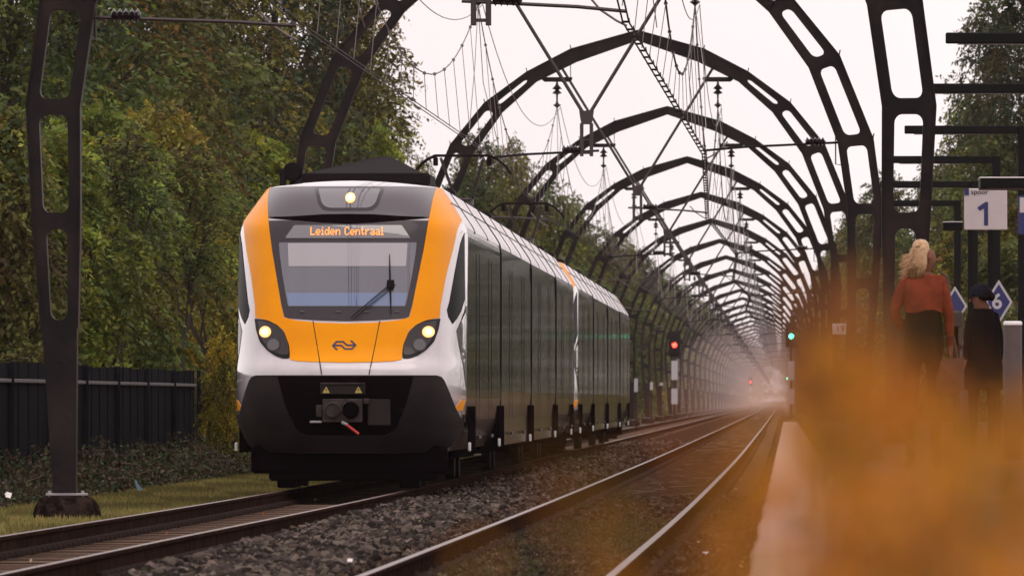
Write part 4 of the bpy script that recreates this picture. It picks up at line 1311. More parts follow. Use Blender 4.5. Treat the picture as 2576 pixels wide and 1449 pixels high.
for i, (px, yt, n, R) in enumerate([(1400, 640, 8.2, 2.2), (1480, 690, 9.6, 2.2), (1545, 720, 11.0, 2.4), (1595, 740, 12.4, 2.6), (1640, 770, 14.2, 2.6), (1680, 790, 16.6, 2.8), (1725, 820, 19.6, 3), (1765, 850, 24, 3.4)]):
    plant('far', px, yt, n, R, ORDN[i] + ' low tree behind the left arch legs, counted from the train', 'low trees behind the left arch legs')
plant('tall', 2600, -160, 4.5, 1.75, 'dark tree at the top right corner behind the lamp posts', GR)
plant('tall', 2500, -60, 5.3, 1.8, 'dark leafy tree left of the top right corner, behind the lamp arms', GR)
plant('mid', 2460, 190, 5.6, 2.0, 'dark tree filling the space above the platform sign', GR)
plant('mid', 2500, 300, 5.2, 2.2, 'dark tree right of the nearest right arch leg, under the lamp arms', GR)
plant('mid', 2370, 385, 6.4, 2.0, 'dark tree seen beside the nearest right arch leg', GR)
plant('mid', 2590, 430, 4.4, 1.9, 'dark tree behind the platform sign', GR)
plant('far', 2225, 430, 8.4, 2.0, 'green tree left of the nearest right arch leg', GR)
plant('far', 2160, 500, 10.5, 2.2, 'green tree seen between the right legs of the second arch', GR)
plant('far', 2300, 560, 7.0, 2.2, 'low green tree behind the woman', GR)
plant('aca', 2420, 560, 4.6, 1.6, 'yellow-green acacia behind the diamond signs', GR)
plant('aca', 2560, 590, 4.2, 1.6, 'yellow-green acacia at the right border behind the diamond signs', GR)
for i, (px, yt, n, R) in enumerate([(2125, 570, 13, 2.3), (2100, 620, 16, 2.6), (2078, 680, 20, 3), (2056, 740, 26, 3.6), (2040, 790, 34, 4.5), (2024, 830, 46, 6), (2008, 868, 66, 8)]):
    plant('far', px, yt, n, R, ORDN[i] + ' green tree in the right row running to the tunnel end', 'far trees on the right')
for k, L in PROTO.items():
    for q, r in enumerate(L):
        if q >= used[k]:
            for c in list(r.children): bpy.data.objects.remove(c)
            bpy.data.objects.remove(r)

def scatter_leaves(name, n, xf, y0, y1, zf, size, cols, label, matl, pw=1.0, asp=0.5, grow=0.0, up=0.3):
    y = y0 + (y1 - y0) * RNG.random(n) ** pw
    x = xf(y, n); z = zf(x, y, n)
    C = np.stack([x, y, z], 1)
    U = unit_rand(n, RNG); N = unit_rand(n, RNG) + np.array([0, -0.3, up]); N -= U * np.sum(N * U, axis=1)[:, None]; N /= np.linalg.norm(N, axis=1)[:, None]
    ln = size * (0.6 + 0.9 * RNG.random(n)) * (1 + grow * (y - y0) / (y1 - y0)); wd = ln * asp
    V, Fq = leaf_quads(C, N, U, ln, wd)
    ci = RNG.integers(len(cols), size=n); T = np.array(cols)[ci] * (0.5 + RNG.random(n))[:, None]
    o = np_mesh(name, V, Fq, matl, np.clip(T, 0.003, 0.8)); tag(o, label, 'plants', kind='stuff'); return o

def clumpy(y, seed=0): return 0.5 + 0.25 * np.sin(y * 0.55 + seed) + 0.18 * np.sin(y * 1.37 + 1.3 * seed + 1) + 0.12 * np.sin(y * 3.1 + seed)
# brambles in front of the fence
def br_z(x, y, n):
    front = np.clip((x + 10.95) / 1.4, 0, 1)        # 0 at the fence, 1 at the grass edge
    top = (0.35 + 0.55 * clumpy(y)) * (1 - 0.75 * front ** 1.5)
    return -0.36 + top * RNG.random(n) ** 0.7
scatter_leaves('brambles', 52000, lambda y, n: -10.95 + 1.35 * RNG.random(n), 112, 275, br_z, 0.060, G_BROWN + [(0.06, 0.09, 0.03), (0.05, 0.075, 0.03), (0.045, 0.06, 0.02), (0.14, 0.10, 0.07), (0.09, 0.055, 0.04)],
               'low brown and green brambles in front of the black fence', M['cover'], 1.1, 0.55, 0.6)
m = MB(); rg = random.Random(4)
for i in range(70):
    y = rg.uniform(115, 230); x = rg.uniform(-10.7, -9.7); h = rg.uniform(0.25, 0.85); d = rg.uniform(-0.5, 0.5); e = rg.uniform(-0.3, 0.3)
    m.tube([(x, y, -0.36), (x + d * 0.3, y + e, -0.36 + h * 0.8), (x + d, y + 2 * e, -0.36 + h * rg.uniform(0.7, 1.1))], [0.009, 0.008, 0.004], 4)
tag(m.build('bramble_stems', mat('dry_stems', (0.12, 0.085, 0.06), 0.8)), 'bare arching stems among the brambles by the fence', 'stems', kind='stuff')
# ground cover behind the left legs and under the trees
scatter_leaves('undergrowth', 60000, lambda y, n: -11.2 - 5 * RNG.random(n), 225, 700, lambda x, y, n: -0.36 + (0.7 + 1.6 * clumpy(y, 2)) * RNG.random(n), 0.16, G_DARK + G_MIX + G_BROWN,
               'dark undergrowth below the trees on the left', M['cover'], 1.3, 0.55, 1.0)
scatter_leaves('verge_plants', 26000, lambda y, n: -8.6 - 2.6 * RNG.random(n), 270, 1300, lambda x, y, n: -0.36 + (0.15 + 0.45 * clumpy(y, 5)) * RNG.random(n), 0.16, G_BROWN + G_MIX,
               'low plants along the verge of the left track beyond the fence', M['cover'], 1.3, 0.6, 1.5)
scatter_leaves('hedge', 60000, lambda y, n: 4.9 + 2.2 * RNG.random(n), 150, 520, lambda x, y, n: -0.3 + (2.6 + 1.4 * clumpy(y * 0.4, 3)) * RNG.random(n), 0.13, G_YEL + G_MIX + G_MIX + G_BROWN,
               'yellow-green hedge behind the platform', M['cover'], 1.2, 0.5, 0.8)
scatter_leaves('bank_plants', 22000, lambda y, n: 0.7 + 4.5 * RNG.random(n), 262, 1500, lambda x, y, n: -0.36 + (0.25 + 0.9 * clumpy(y, 7)) * RNG.random(n) * np.clip((x - 0.4) / 1.5, 0.2, 2), 0.18, G_YEL + G_BROWN + G_GOLD,
               'rough orange-green plants on the bank beyond the platform end', M['cover'], 1.3, 0.6, 1.5)
# grass strip between brambles and the left track
def grass(name, n, xf, y0, y1, hmin, hmax, cols, label, z0=-0.35, pw=1.15):
    y = y0 + (y1 - y0) * RNG.random(n) ** pw; x = xf(y, n)
    h = hmin + (hmax - hmin) * RNG.random(n); w = 0.006 + 0.007 * RNG.random(n)
    a = RNG.random(n) * 6.28; l = 0.5 * h * RNG.random(n)
    V = np.stack([np.stack([x - w, y, np.full(n, z0)], 1), np.stack([x + w, y, np.full(n, z0)], 1), np.stack([x + l * np.cos(a), y + l * np.sin(a), z0 + h], 1)], 1)
    ci = RNG.integers(len(cols), size=n); pt = (0.75 + 0.5 * (np.sin(x * 3 + y * 0.21) * np.sin(y * 0.37) > 0))[:, None]
    T = np.array(cols)[ci] * (0.6 + 0.8 * RNG.random(n))[:, None] * pt
    o = np_mesh(name, V.reshape(-1, 3), np.arange(n * 3).reshape(n, 3), M['grass'], np.clip(T, 0.003, 0.7)); tag(o, label, 'grass', kind='stuff')
GRC = [(0.19, 0.19, 0.045), (0.23, 0.21, 0.05), (0.27, 0.20, 0.065), (0.15, 0.17, 0.045), (0.28, 0.17, 0.07)]
grass('grass', 150000, lambda y, n: -10.0 + 2.9 * RNG.random(n), 88, 260, 0.04, 0.13, GRC, 'short green and tan grass between the brambles and the left track')
grass('track_weeds', 16000, lambda y, n: -1.75 + (RNG.random(n) - 0.5) * 1.3, 62, 110, 0.02, 0.085, [(0.045, 0.045, 0.014), (0.070, 0.050, 0.020), (0.075, 0.040, 0.018), (0.055, 0.034, 0.018)], 'low weeds and moss between the rails of the right track', -0.18)
scatter_leaves('low_weeds', 7000, lambda y, n: -1.7 + (RNG.random(n) - 0.5) * 1.35, 62, 110, lambda x, y, n: -0.165 + 0.05 * RNG.random(n), 0.035, [(0.04, 0.05, 0.015), (0.06, 0.07, 0.02), (0.07, 0.045, 0.02), (0.10, 0.06, 0.025)],
               'small leaves and weeds between the rails of the right track', M['cover'], 1.0, 0.6)
scatter_leaves('fallen_leaves', 230, lambda y, n: -0.3 - 6.8 * RNG.random(n), 64, 170, lambda x, y, n: np.where(x < -4.3, -0.222, -0.16) + 0.012 * RNG.random(n), 0.048, [(0.60, 0.28, 0.05), (0.45, 0.17, 0.06), (0.6, 0.42, 0.3), (0.35, 0.12, 0.05)],
               'fallen orange and yellow leaves on the sleepers and ballast', M['weedleaf'], 1.2, 0.7, 0, 1.2)
# moss strip and weeds along the edge of the platform
grass('platform_moss', 5000, lambda y, n: 0.34 + 0.5 * RNG.random(n) ** 2, 90, 256, 0.02, 0.08, [(0.12, 0.12, 0.03), (0.16, 0.11, 0.04)], 'thin grass in the joints behind the platform edge', PT - 0.005)

# ------------------------------------------------------------------ fence on the left
fr = empty('board_fence', (-11.0, 150, -0.36)); tag(fr, 'black board fence with a pale rail behind the brambles at the left', 'fence')
FY1 = K * 3.04
m = MB(); i = 0; y = 130.0
while y < FY1:
    w = 0.30 * 5; hh = 1.95 + 0.015 * math.sin(i * 5.1)
    y2 = min(y + 2.1, FY1)
    m.box(-0.02 - 0.004 * (i % 2), 0.02, y - 150, y2 - 150 - 0.10, 0.0, hh)
    m.box(0.018, 0.038, y2 - 150 - 0.13, y2 - 150 + 0.02, 0.0, hh + 0.01)
    y += 2.1; i += 1
m.build('boards', M['fence'], fr)
m = MB(); m.bbox(0.045, 0.075, -20, FY1 - 150, 1.67, 1.72, 0.004); m.build('rail', M['fencerail'], fr)
i = 0; y = 132.0
while y < FY1 + 1:
    m = MB(); m.bbox(0.04, 0.11, y - 150 - 0.04, y - 150 + 0.04, 0, 1.97, 0.01); m.build('post', M['fence'], fr); y += 8.4
m = MB(); m.tube([(0.1, FY1 - 150 - 40, 1.98), (0.1, FY1 - 150 - 46, 2.3), (0.15, FY1 - 150 - 52, 2.55)], [0.014, 0.012, 0.006], 5)
# ------------------------------------------------------------------ signals
def signal(px, ylamp, n, col, label, yb=1044, dirn=1):
    y = n * K; s = F / y
    x = (px - VPX) / s; zl = CAMZ + (VPY - ylamp) / s
    r = empty('railway_signal', (x, y, -0.3)); tag(r, label, 'signal')
    m = MB(); m.tube([(0, 0, 0), (0, 0, zl + 0.4)], 0.09, 8); m.bbox(-0.3, 0.3, -0.2, 0.25, 0, 0.25, 0.03); m.build('mast', M['iron2'], r)
    m = MB(); m.bbox(-0.36, 0.36, -0.28, -0.08, zl - 0.75 + 0.3, zl + 0.95 + 0.3, 0.08); m.bbox(-0.40, 0.40, -0.13, -0.09, zl - 0.80 + 0.3, zl + 1.0 + 0.3, 0.03)
    h = m.build('signal_head', M['gear'], r)
    m = MB(); m.lathe([(0.0, -0.02), (0.17, -0.01), (0.17, 0.02)], (0.0, -0.30, zl + 0.3), 16, 0, 'y'); m.build('signal_light', M['sig' + col], h)
    m = MB()
    for k in range(3):
        for a in range(5):
            pass
        z = zl + 0.3 + (-0.5 + 0.5 * k)
        pts = [(0.20 * math.cos(t), -0.42, z + 0.20 * math.sin(t)) for t in np.linspace(0.15, math.pi - 0.15, 9)]
        m.tube(pts, 0.02, 4)
    m.build('visor', M['gear'], h)
    for z0, z1 in ((1.05, 2.15), (2.75, 4.1)):
        m = MB(); m.bbox(-0.22, 0.22, -0.16, -0.11, z0, z1, 0.02)
        m.build('white_band', M['sigwhite'], r)
    return r
signal(1697, 868, 11.4, 'red', 'signal showing red left of the left track, above a white banded post')
signal(1991, 846, 11.6, 'green', 'signal showing green right of the right track, beyond the platform')
signal(1888, 961, 30.5, 'red', 'tiny far-off signal showing red left of the tunnel end')
signal(1981, 952, 31.0, 'green', 'tiny far-off signal showing green right of the tunnel end')
def marker(px, ym, n, hh, ww, label):
    x, y, z = at(px, ym, n * K)
    r = empty('marker_post', (x, y, -0.34)); tag(r, label, 'marker post')
    m = MB(); m.tube([(0, 0, 0), (0, 0, z + 0.34 + hh / 2)], 0.04, 6); m.build('post', M['iron2'], r)
    m = MB(); m.bbox(-ww / 2, ww / 2, -0.08, -0.045, z + 0.34 - hh / 2, z + 0.34 + hh / 2, 0.008); m.build('board', M['sigwhite'], r)
marker(1600, 969, 6.7, 0.55, 0.15, 'narrow white board just right of the train end, nearer of two')
marker(1639, 971, 8.0, 0.38, 0.14, 'narrow white board between the train end and the red signal')
marker(1664, 966, 9.2, 0.16, 0.16, 'small round pale marker left of the red signal')

# ------------------------------------------------------------------ platform furniture
def lamp_post(n, label, yoff=0.0):
    y = n * K; z = CAMZ + 3.98
    r = empty('platform_lamp_post', (3.53, y, PT)); tag(r, label, 'lamp post', 'black angular lamp posts on the platform')
    m = MB(); m.bbox(-0.07, 0.07, -0.07, 0.07, 0, z - PT + 0.06, 0.012); m.bbox(-0.13, 0.13, -0.13, 0.13, 0, 0.03, 0.006); m.build('post', M['darkpost'], r)
    m = MB(); m.bbox(-1.74, -0.071, -0.08, 0.08, z - PT - 0.06, z - PT + 0.06, 0.012); a = m.build('lamp_arm', M['darkpost'], r)
    m = MB(); m.bbox(-1.6, -0.5, -0.05, 0.05, z - PT - 0.072, z - PT - 0.062, 0.003); m.build('lamp_diffuser', M['lightgrey'], a)
for n, l in [(1.80, 'nearest black lamp post, its arm topmost at the right border'), (2.09, 'second black lamp post, its arm starts behind the nearest arch leg'),
             (2.41, 'third black lamp post, its arm crosses the opening of the nearest arch leg'), (2.71, 'fourth black lamp post from the top'),
             (3.02, 'fifth black lamp post from the top'), (3.31, 'sixth and lowest black lamp post from the top')]:
    lamp_post(n, l)

def text_mesh(txt, size, ext=0.002, bold=False):
    cu = bpy.data.curves.new('txt', 'FONT'); cu.body = txt; cu.size = size; cu.extrude = ext; cu.align_x = 'CENTER'; cu.align_y = 'CENTER'
    if bold: cu.offset = size * 0.022
    o = bpy.data.objects.new('txt', cu); COL.objects.link(o)
    dg = bpy.context.evaluated_depsgraph_get()
    me = bpy.data.meshes.new_from_object(o.evaluated_get(dg)); bpy.data.objects.remove(o)
    return me
def lettering(txt, size, loc, material, parent, name='lettering', bold=False):
    me = text_mesh(txt, size, 0.002, bold); me.materials.clear(); me.materials.append(material)
    o = bpy.data.objects.new(name, me); COL.objects.link(o); o.location = loc; o.rotation_euler = (math.pi / 2, 0, 0); o.parent = parent
    return o
lettering('19', 0.16, (0.02, -0.014, 0), M['iron2'], npo, 'plate_digits')

# platform number sign on two posts
SY = K * 1.90; s = F / SY
cx, _, cz = at(2479, 527, SY)
r = empty('platform_sign', (cx, SY, PT)); tag(r, 'white square platform sign with a blue 1 on two dark posts', 'platform sign')
W = 108 / s / 2; H = 104 / s / 2; z0 = cz - PT
m = MB(); m.bbox(-W, W, -0.06, 0.06, z0 - H, z0 + H, 0.008); sb = m.build('sign_box', M['signwhite'], r)
m = MB()
m.box(-W, -W + 0.055, -0.066, -0.0602, z0 + H - 0.08, z0 + H); m.build('blue_corner', M['signblue'], sb)
# numeral drawn as on the sign: a slanted flag and a straight stem
m = MB(); u = lambda x, y: ((x - 2479) / s, (527 - y) / s + z0)
m.poly([u(2478, 509), u(2485, 509), u(2485, 568), u(2475, 568), u(2475, 525), u(2464, 531), u(2458, 523)], -0.066, -0.0605)
m.build('numeral', M['signblue'], sb)
lettering('spoor', 0.085, ((2464 - 2479) / s, -0.063, (527 - 484) / s + z0), M['iron2'], sb, 'small_word')
for px in (2441, 2491):
    m = MB(); x = (px - 2479) / s; m.bbox(x - 0.032, x + 0.032, -0.03, 0.03, 0, z0 - H, 0.006); m.build('post', M['darkpost'], r)
m = MB(); a = (2372 - 2479) / s; b = (2423 - 2479) / s; zz = (527 - 570) / s + z0
m.bbox(a, b - 0.01, -0.05, 0.05, zz - 0.05, zz + 0.045, 0.006); m.build('side_beam', M['darkpost'], r)
m = MB(); m.bbox(a - 0.004, b - 0.01, -0.055, 0.055, zz + 0.046, zz + 0.056, 0.003); m.build('beam_sheen', M['cap_and_glint'], r)  # skylight on top of the beam, painted as a white strip
# shelter beam at the right border
SY2 = K * 1.72; s2 = F / SY2; x0, _, zt = at(2466, 446, SY2); _, _, zb = at(2466, 474, SY2)
r = empty('platform_shelter', (x0, SY2, PT)); tag(r, 'dark flat roof edge of a shelter entering from the right above the platform sign', 'shelter')
m = MB(); m.bbox(0, 3.2, 0, 1.2, zb - PT, zt - PT - 0.012, 0.01); m.build('roof', M['darkpost'], r)
m = MB(); m.bbox(-0.01, 3.21, -0.01, 1.21, zt - PT - 0.012, zt - PT, 0.003); m.build('roof_sheen', M['cap_and_glint'], r)  # bright skylit roof top, put in as a thin white sheet
for xx in (0.75, 3.0):
    for yy2 in (0.1, 1.1):
        m = MB(); m.bbox(xx - 0.035, xx + 0.035, yy2 - 0.035, yy2 + 0.035, 0, zb - PT, 0.006); m.build('post', M['darkpost'], r)
# partly visible blue and white board at the right border
x0, y0, z0 = at(2590, 540, K * 1.95)
r = empty('information_board', (x0, y0, PT)); tag(r, 'blue and white information board cut off by the right border', 'information board')
m = MB(); m.bbox(-0.14, 0.5, -0.03, 0.03, z0 - PT - 0.24, z0 - PT + 0.22, 0.006); bo = m.build('board', M['signblue'], r)
m = MB(); m.box(-0.12, -0.03, -0.036, -0.0305, z0 - PT + 0.02, z0 - PT + 0.2); m.build('white_field', M['signwhite'], bo)
m = MB(); m.bbox(0.15, 0.21, -0.02, 0.02, 0, z0 - PT - 0.24, 0.005); m.build('post', M['darkpost'], r)

def diamond(px, py, n, half, digit, label):
    x, y, z = at(px, py, n * K); h = half / (F / y)
    r = empty('stop_marker', (x, y, PT)); tag(r, label, 'stop marker')
    zz = z - PT
    m = MB(); m.poly([(0, zz - h), (h * 0.62, zz), (0, zz + h), (-h * 0.62, zz)], -0.02, 0.02); b = m.build('plate', M['sigwhite'], r)
    k = 0.80; m = MB(); m.poly([(0, zz - h * k), (h * 0.62 * k, zz), (0, zz + h * k), (-h * 0.62 * k, zz)], -0.026, -0.021); m.build('blue_field', M['signblue'], b)
    if digit: lettering(digit, h * 0.95, (-0.02, -0.03, zz), M['sigwhite'], b, 'numeral', True)
    m = MB(); m.bbox(-0.02, 0.02, 0.021, 0.05, 0, zz + h * 0.5, 0.004); m.build('post', M['darkpost'], r)
diamond(2512, 760, 1.78, 56, '6', 'blue diamond sign with a white border and a white 6')
diamond(2402, 770, 1.70, 50, None, 'blue diamond sign with a white border half hidden behind the people')

def bollard(px, ytop, n, rad_px, label):
    x, y, z = at(px, ytop, n * K); r_ = rad_px / (F / y); h = z - PT
    r = empty('bollard', (x, y, PT)); tag(r, label, 'bollard')
    m = MB(); m.lathe([(r_ * 1.03, 0), (r_ * 1.03, 0.03), (r_, 0.04), (r_, h - 0.035)], (0, 0, 0), 24); m.build('post', M['bollard'], r, smooth=True)
    m = MB(); m.lathe([(r_ * 0.98, h - 0.034), (r_ * 1.04, h - 0.03), (r_ * 1.04, h - 0.012), (r_ * 0.9, h)], (0, 0, 0), 24); m.build('cap', M['cap_and_glint'], r)
bollard(2430, 858, 1.83, 16, 'thin grey bollard with a white top between the two people')
bollard(2547, 808, 1.37, 23, 'thick grey bollard with a white top at the right border')
# far cabinet posts along the platform
# ------------------------------------------------------------------ people
def skin_body(name, J, E, mats, fmat, parent, sub=2):
    me = bpy.data.meshes.new(name); names = list(J)
    me.from_pydata([J[k][0] for k in names], [], [])
    idx = {k: i for i, k in enumerate(names)}
    me = bpy.data.meshes.new(name)
    me.from_pydata([J[k][0] for k in names], [(idx[a], idx[b]) for a, b in E], [])
    o = bpy.data.objects.new(name, me); COL.objects.link(o)
    sm = o.modifiers.new('skin', 'SKIN'); sm.use_smooth_shade = True
    lay = me.skin_vertices[0] if len(me.skin_vertices) else None
    for k in names:
        r = J[k][1]; r = r if isinstance(r, tuple) else (r, r)
        lay.data[idx[k]].radius = r
    lay.data[idx['pelvis']].use_root = True
    s_ = o.modifiers.new('sub', 'SUBSURF'); s_.levels = sub; s_.render_levels = sub
    dg = bpy.context.evaluated_depsgraph_get()
    m2 = bpy.data.meshes.new_from_object(o.evaluated_get(dg))
    o.modifiers.clear(); o.data = m2
    m2.materials.clear()
    for m_ in mats: m2.materials.append(m_)
    for p_ in m2.polygons:
        p_.material_index = fmat(p_.center); p_.use_smooth = True
    o.parent = parent
    return o

def person(px, ytop, n, h, pose, label):
    x, y, z = at(px, ytop, n * K)
    r = empty('person', (x, y, PT)); tag(r, label, 'person')
    k = (z - PT) / h
    r.scale = (k * (0.90 if label.startswith('blond') else 1.0), k, k)
    return r

def body_joints(lean=0, arm_l=None, arm_r=None, head=(0, 0), hips=0.15, sh=0.18, step=0.12, waist=0.12, chest=0.15):
    J = {}
    J['pelvis'] = ((0, 0, 0.93), (hips, 0.115)); J['belly'] = ((0, 0.0, 1.08), (waist, 0.10)); J['chest'] = ((0.005, 0.0, 1.25), (chest, 0.115))
    J['upper'] = ((0.005, 0.005, 1.37), (chest * 0.85, 0.095)); J['neck'] = ((0.0, 0.01, 1.455), 0.052); J['jaw'] = ((head[0] * 0.5, 0.015 + head[1] * 0.3, 1.51), (0.062, 0.072))
    J['face'] = ((head[0], 0.02, 1.575), (0.076, 0.092)); J['crown'] = ((head[0], 0.01, 1.645), (0.060, 0.072))
    for s, nm, arm in ((-1, 'l', arm_l), (1, 'r', arm_r)):
        sx = s * sh
        J['sh' + nm] = ((sx, 0, 1.375), 0.062)
        el, wr, hd = arm
        J['el' + nm] = (el, 0.044); J['wr' + nm] = (wr, 0.029); J['hd' + nm] = (hd, (0.034, 0.022))
        d = Vector(hd) - Vector(wr); d.normalize(); sd = Vector((0, 1, 0)).cross(d) if abs(d.y) < 0.9 else Vector((1, 0, 0))
        for q in range(4):
            o_ = Vector((0, 1, 0)) * (q - 1.5) * 0.021
            a = Vector(hd) + d * 0.04 + o_; b = a + d * 0.035 + sd * 0.006; c = b + d * (0.026 if q in (1, 2) else 0.018) + sd * 0.016
            J['f%d1%s' % (q, nm)] = (tuple(a), 0.0095); J['f%d2%s' % (q, nm)] = (tuple(b), 0.0085); J['f%d3%s' % (q, nm)] = (tuple(c), 0.007)
        t1 = Vector(hd) + Vector((0, -0.035, 0)) + d * 0.005; t2 = t1 + d * 0.03 + Vector((0, -0.012, 0))
        J['t1' + nm] = (tuple(t1), 0.011); J['t2' + nm] = (tuple(t2), 0.009)
        J['hp' + nm] = ((s * 0.095, 0, 0.86), 0.095); J['kn' + nm] = ((s * 0.10, s * step * 0.5, 0.48), 0.058)
        J['an' + nm] = ((s * 0.105, s * step, 0.09), 0.040); J['he' + nm] = ((s * 0.105, s * step, 0.045), 0.042); J['to' + nm] = ((s * 0.12, s * step + 0.15, 0.035), (0.045, 0.03))
    E = [('pelvis', 'belly'), ('belly', 'chest'), ('chest', 'upper'), ('upper', 'neck'), ('neck', 'jaw'), ('jaw', 'face'), ('face', 'crown')]
    for nm in 'lr':
        E += [('upper', 'sh' + nm), ('sh' + nm, 'el' + nm), ('el' + nm, 'wr' + nm), ('wr' + nm, 'hd' + nm), ('hd' + nm, 't1' + nm), ('t1' + nm, 't2' + nm)]
        for q in range(4): E += [('hd' + nm, 'f%d1%s' % (q, nm)), ('f%d1%s' % (q, nm), 'f%d2%s' % (q, nm)), ('f%d2%s' % (q, nm), 'f%d3%s' % (q, nm))]
        E += [('pelvis', 'hp' + nm), ('hp' + nm, 'kn' + nm), ('kn' + nm, 'an' + nm), ('an' + nm, 'he' + nm), ('he' + nm, 'to' + nm)]
    return J, E

def face_bits(root, hx, hy, dirx, diry):
    """nose, eyes, mouth and ears on a head whose centre is (hx, hy, 1.575), looking along (dirx, diry)"""
    d = Vector((dirx, diry, 0)).normalized(); s = Vector((-d.y, d.x, 0)); c = Vector((hx, hy, 1.57))
    m = MB()
    f = c + d * 0.082
    m.add([f + Vector((0, 0, 0.02)), f + s * 0.016 + Vector((0, 0, -0.028)), f - s * 0.016 + Vector((0, 0, -0.028)), f + d * 0.030 + Vector((0, 0, -0.022))], [(0, 1, 3), (0, 3, 2), (1, 2, 3)])
    for e in (-1, 1):
        a = c + s * e * 0.078 + Vector((0, 0, -0.005)) - d * 0.01
        m.tube([a + Vector((0, 0, 0.03)), a + s * e * 0.012, a + Vector((0, 0, -0.03))], [0.008, 0.014, 0.008], 6)
    m.build('nose_and_ears', M['skin'], root)
    m = MB()
    for e in (-1, 1): m.lathe([(0.0, -0.006), (0.009, -0.002), (0.009, 0.002), (0.0, 0.005)], tuple(c + s * e * 0.031 + d * 0.081 + Vector((0, 0, 0.012))), 8)
    a = c + d * 0.082 + Vector((0, 0, -0.052)); m.tube([a - s * 0.022, a + s * 0.022], 0.005, 5)
    m.build('eyes_and_mouth', M['darkhair'], root)

def hair_mesh(root, name, hx, hy, material, length, n=420, blow=(-0.05, 0), gap_dir=None, rr=0.094, seed=3, thr=0.70):
    rg = random.Random(seed); m = MB()
    # close cap
    kk = rr / 0.094
    prof = [(0.0, 0.118), (0.050 * kk, 0.112), (0.082 * kk, 0.088), (0.094 * kk, 0.04), (0.100 * kk, 0.0), (0.096 * kk, -0.03)]
    m.lathe(list(reversed(prof)), (hx, hy, 1.585), 16)
    for i in range(n):
        a = rg.uniform(0, 2 * math.pi)
        if gap_dir is not None and math.cos(a - gap_dir) > thr: continue
        t0 = rg.uniform(0.0, 1.0)
        st = Vector((hx + 0.05 * t0 * math.cos(a), hy + 0.05 * t0 * math.sin(a), 1.69 - 0.012 * t0))
        p1 = Vector((hx + rr * 1.05 * math.cos(a), hy + rr * 1.12 * math.sin(a), 1.625))
        l = length * rg.uniform(0.75, 1.08)
        p2 = Vector((hx + (rr * 1.15 + 0.01 * rg.random()) * math.cos(a), hy + (rr * 1.2) * math.sin(a), 1.625 - l * 0.5))
        p3 = p2 + Vector((blow[0] * rg.uniform(0.4, 1.5) + rg.uniform(-0.02, 0.02) - 0.02 * math.cos(a), blow[1] + rg.uniform(-0.02, 0.02), -l * 0.5))
        w = rg.uniform(0.004, 0.009)
        m.tube([st, p1, p2, p3], [w, w * 1.3, w * 1.2, w * 0.3], 4)
    return m.build(name, material, root, smooth=True)

# woman seen from behind, her head turned to the right
wm = person(2322, 603, 1.21, 1.70, None, 'blond woman seen from behind in rust-red top and dark skirt')
J, E = body_joints(arm_l=((-0.245, -0.03, 1.17), (-0.185, 0.06, 1.05), (-0.145, 0.09, 1.03)), arm_r=((0.215, 0.02, 1.13), (0.222, 0.05, 0.93), (0.222, 0.06, 0.86)), hips=0.145, sh=0.148, waist=0.125, chest=0.135, step=0.10, head=(0.045, 0.0))
J['brow'] = ((0.090, 0.02, 1.595), (0.055, 0.055)); J['chin'] = ((0.088, 0.02, 1.53), (0.036, 0.04)); E.append(('face', 'chin'))
J['brow'] = J['brow']; E.append(('face', 'brow'))
for q_ in ('shl', 'shr'): J[q_] = (J[q_][0], 0.068)
for q_ in ('ell', 'elr'): J[q_] = (J[q_][0], 0.050)
for q_ in ('wrl', 'wrr'): J[q_] = (J[q_][0], 0.036)
def fm(c):
    if c.z > 1.44: return 0
    if c.x > 0.17 and c.z < 0.91: return 0
    if c.z < 1.045 and c.x < -0.13 and c.y > 0.075 and c.z > 0.95: return 0
    if c.z > 0.99 or abs(c.x) > 0.19: return 1
    return 2
skin_body('body', J, E, [M['skin'], M['rust'], M['blackcloth']], fm, wm)
hair_mesh(wm, 'hair', -0.020, 0.0, M['blond'], 0.20, 760, (-0.035, -0.01), gap_dir=math.radians(8), rr=0.074, thr=0.42)
m = MB(); rgw = random.Random(12)
for i in range(70):      # wisps blown to the left
    z0 = rgw.uniform(1.46, 1.60); y0_ = rgw.uniform(-0.08, 0.03)
    m.tube([(-0.075, y0_, z0 + 0.05), (-0.10, y0_, z0), (-0.125 - rgw.random() * 0.05, y0_, z0 - rgw.uniform(0.01, 0.05)), (-0.15 - rgw.random() * 0.06, y0_ - 0.01, z0 - rgw.uniform(0.0, 0.07))], [0.005, 0.004, 0.003, 0.001], 4)
m.build('hair_wisps', M['blond'], wm)
face_bits(wm, 0.050, 0.02, 1.0, 0.12)
m = MB()
rows = [(0.135, 0.120, 1.21), (0.150, 0.130, 1.12), (0.164, 0.142, 1.02), (0.172, 0.150, 0.93), (0.168, 0.148, 0.86), (0.150, 0.135, 0.80)]
def tube_rows(m, rows, n=28, wob=0.012, cx=0.0, cy=0.0, mi=0):
    V = []
    for j, (a, b, z) in enumerate(rows):
        for i in range(n):
            t = 2 * math.pi * i / n; w = 1 + wob * math.sin(5 * t + j * 0.4) * j / len(rows) * 3 + wob * 0.6 * math.sin(11 * t + j * 1.7)
            V.append((cx + a * w * math.cos(t), cy + b * w * math.sin(t), z + (0.012 * math.sin(3 * t + j) if j > 1 else 0)))
    f = []
    for j in range(len(rows) - 1):
        for i in range(n): f.append((j * n + i, j * n + (i + 1) % n, (j + 1) * n + (i + 1) % n, (j + 1) * n + i))
    m.add(V, f, mi)
tube_rows(m, rows, 36, 0.02); m.build('skirt', M['blackcloth'], wm, smooth=True)
m = MB(); tube_rows(m, [(0.162, 0.118, 1.405), (0.182, 0.140, 1.35), (0.178, 0.146, 1.28), (0.168, 0.144, 1.22), (0.160, 0.142, 1.18), (0.158, 0.142, 1.165)], 36, 0.022); m.build('top', M['rust'], wm, smooth=True)
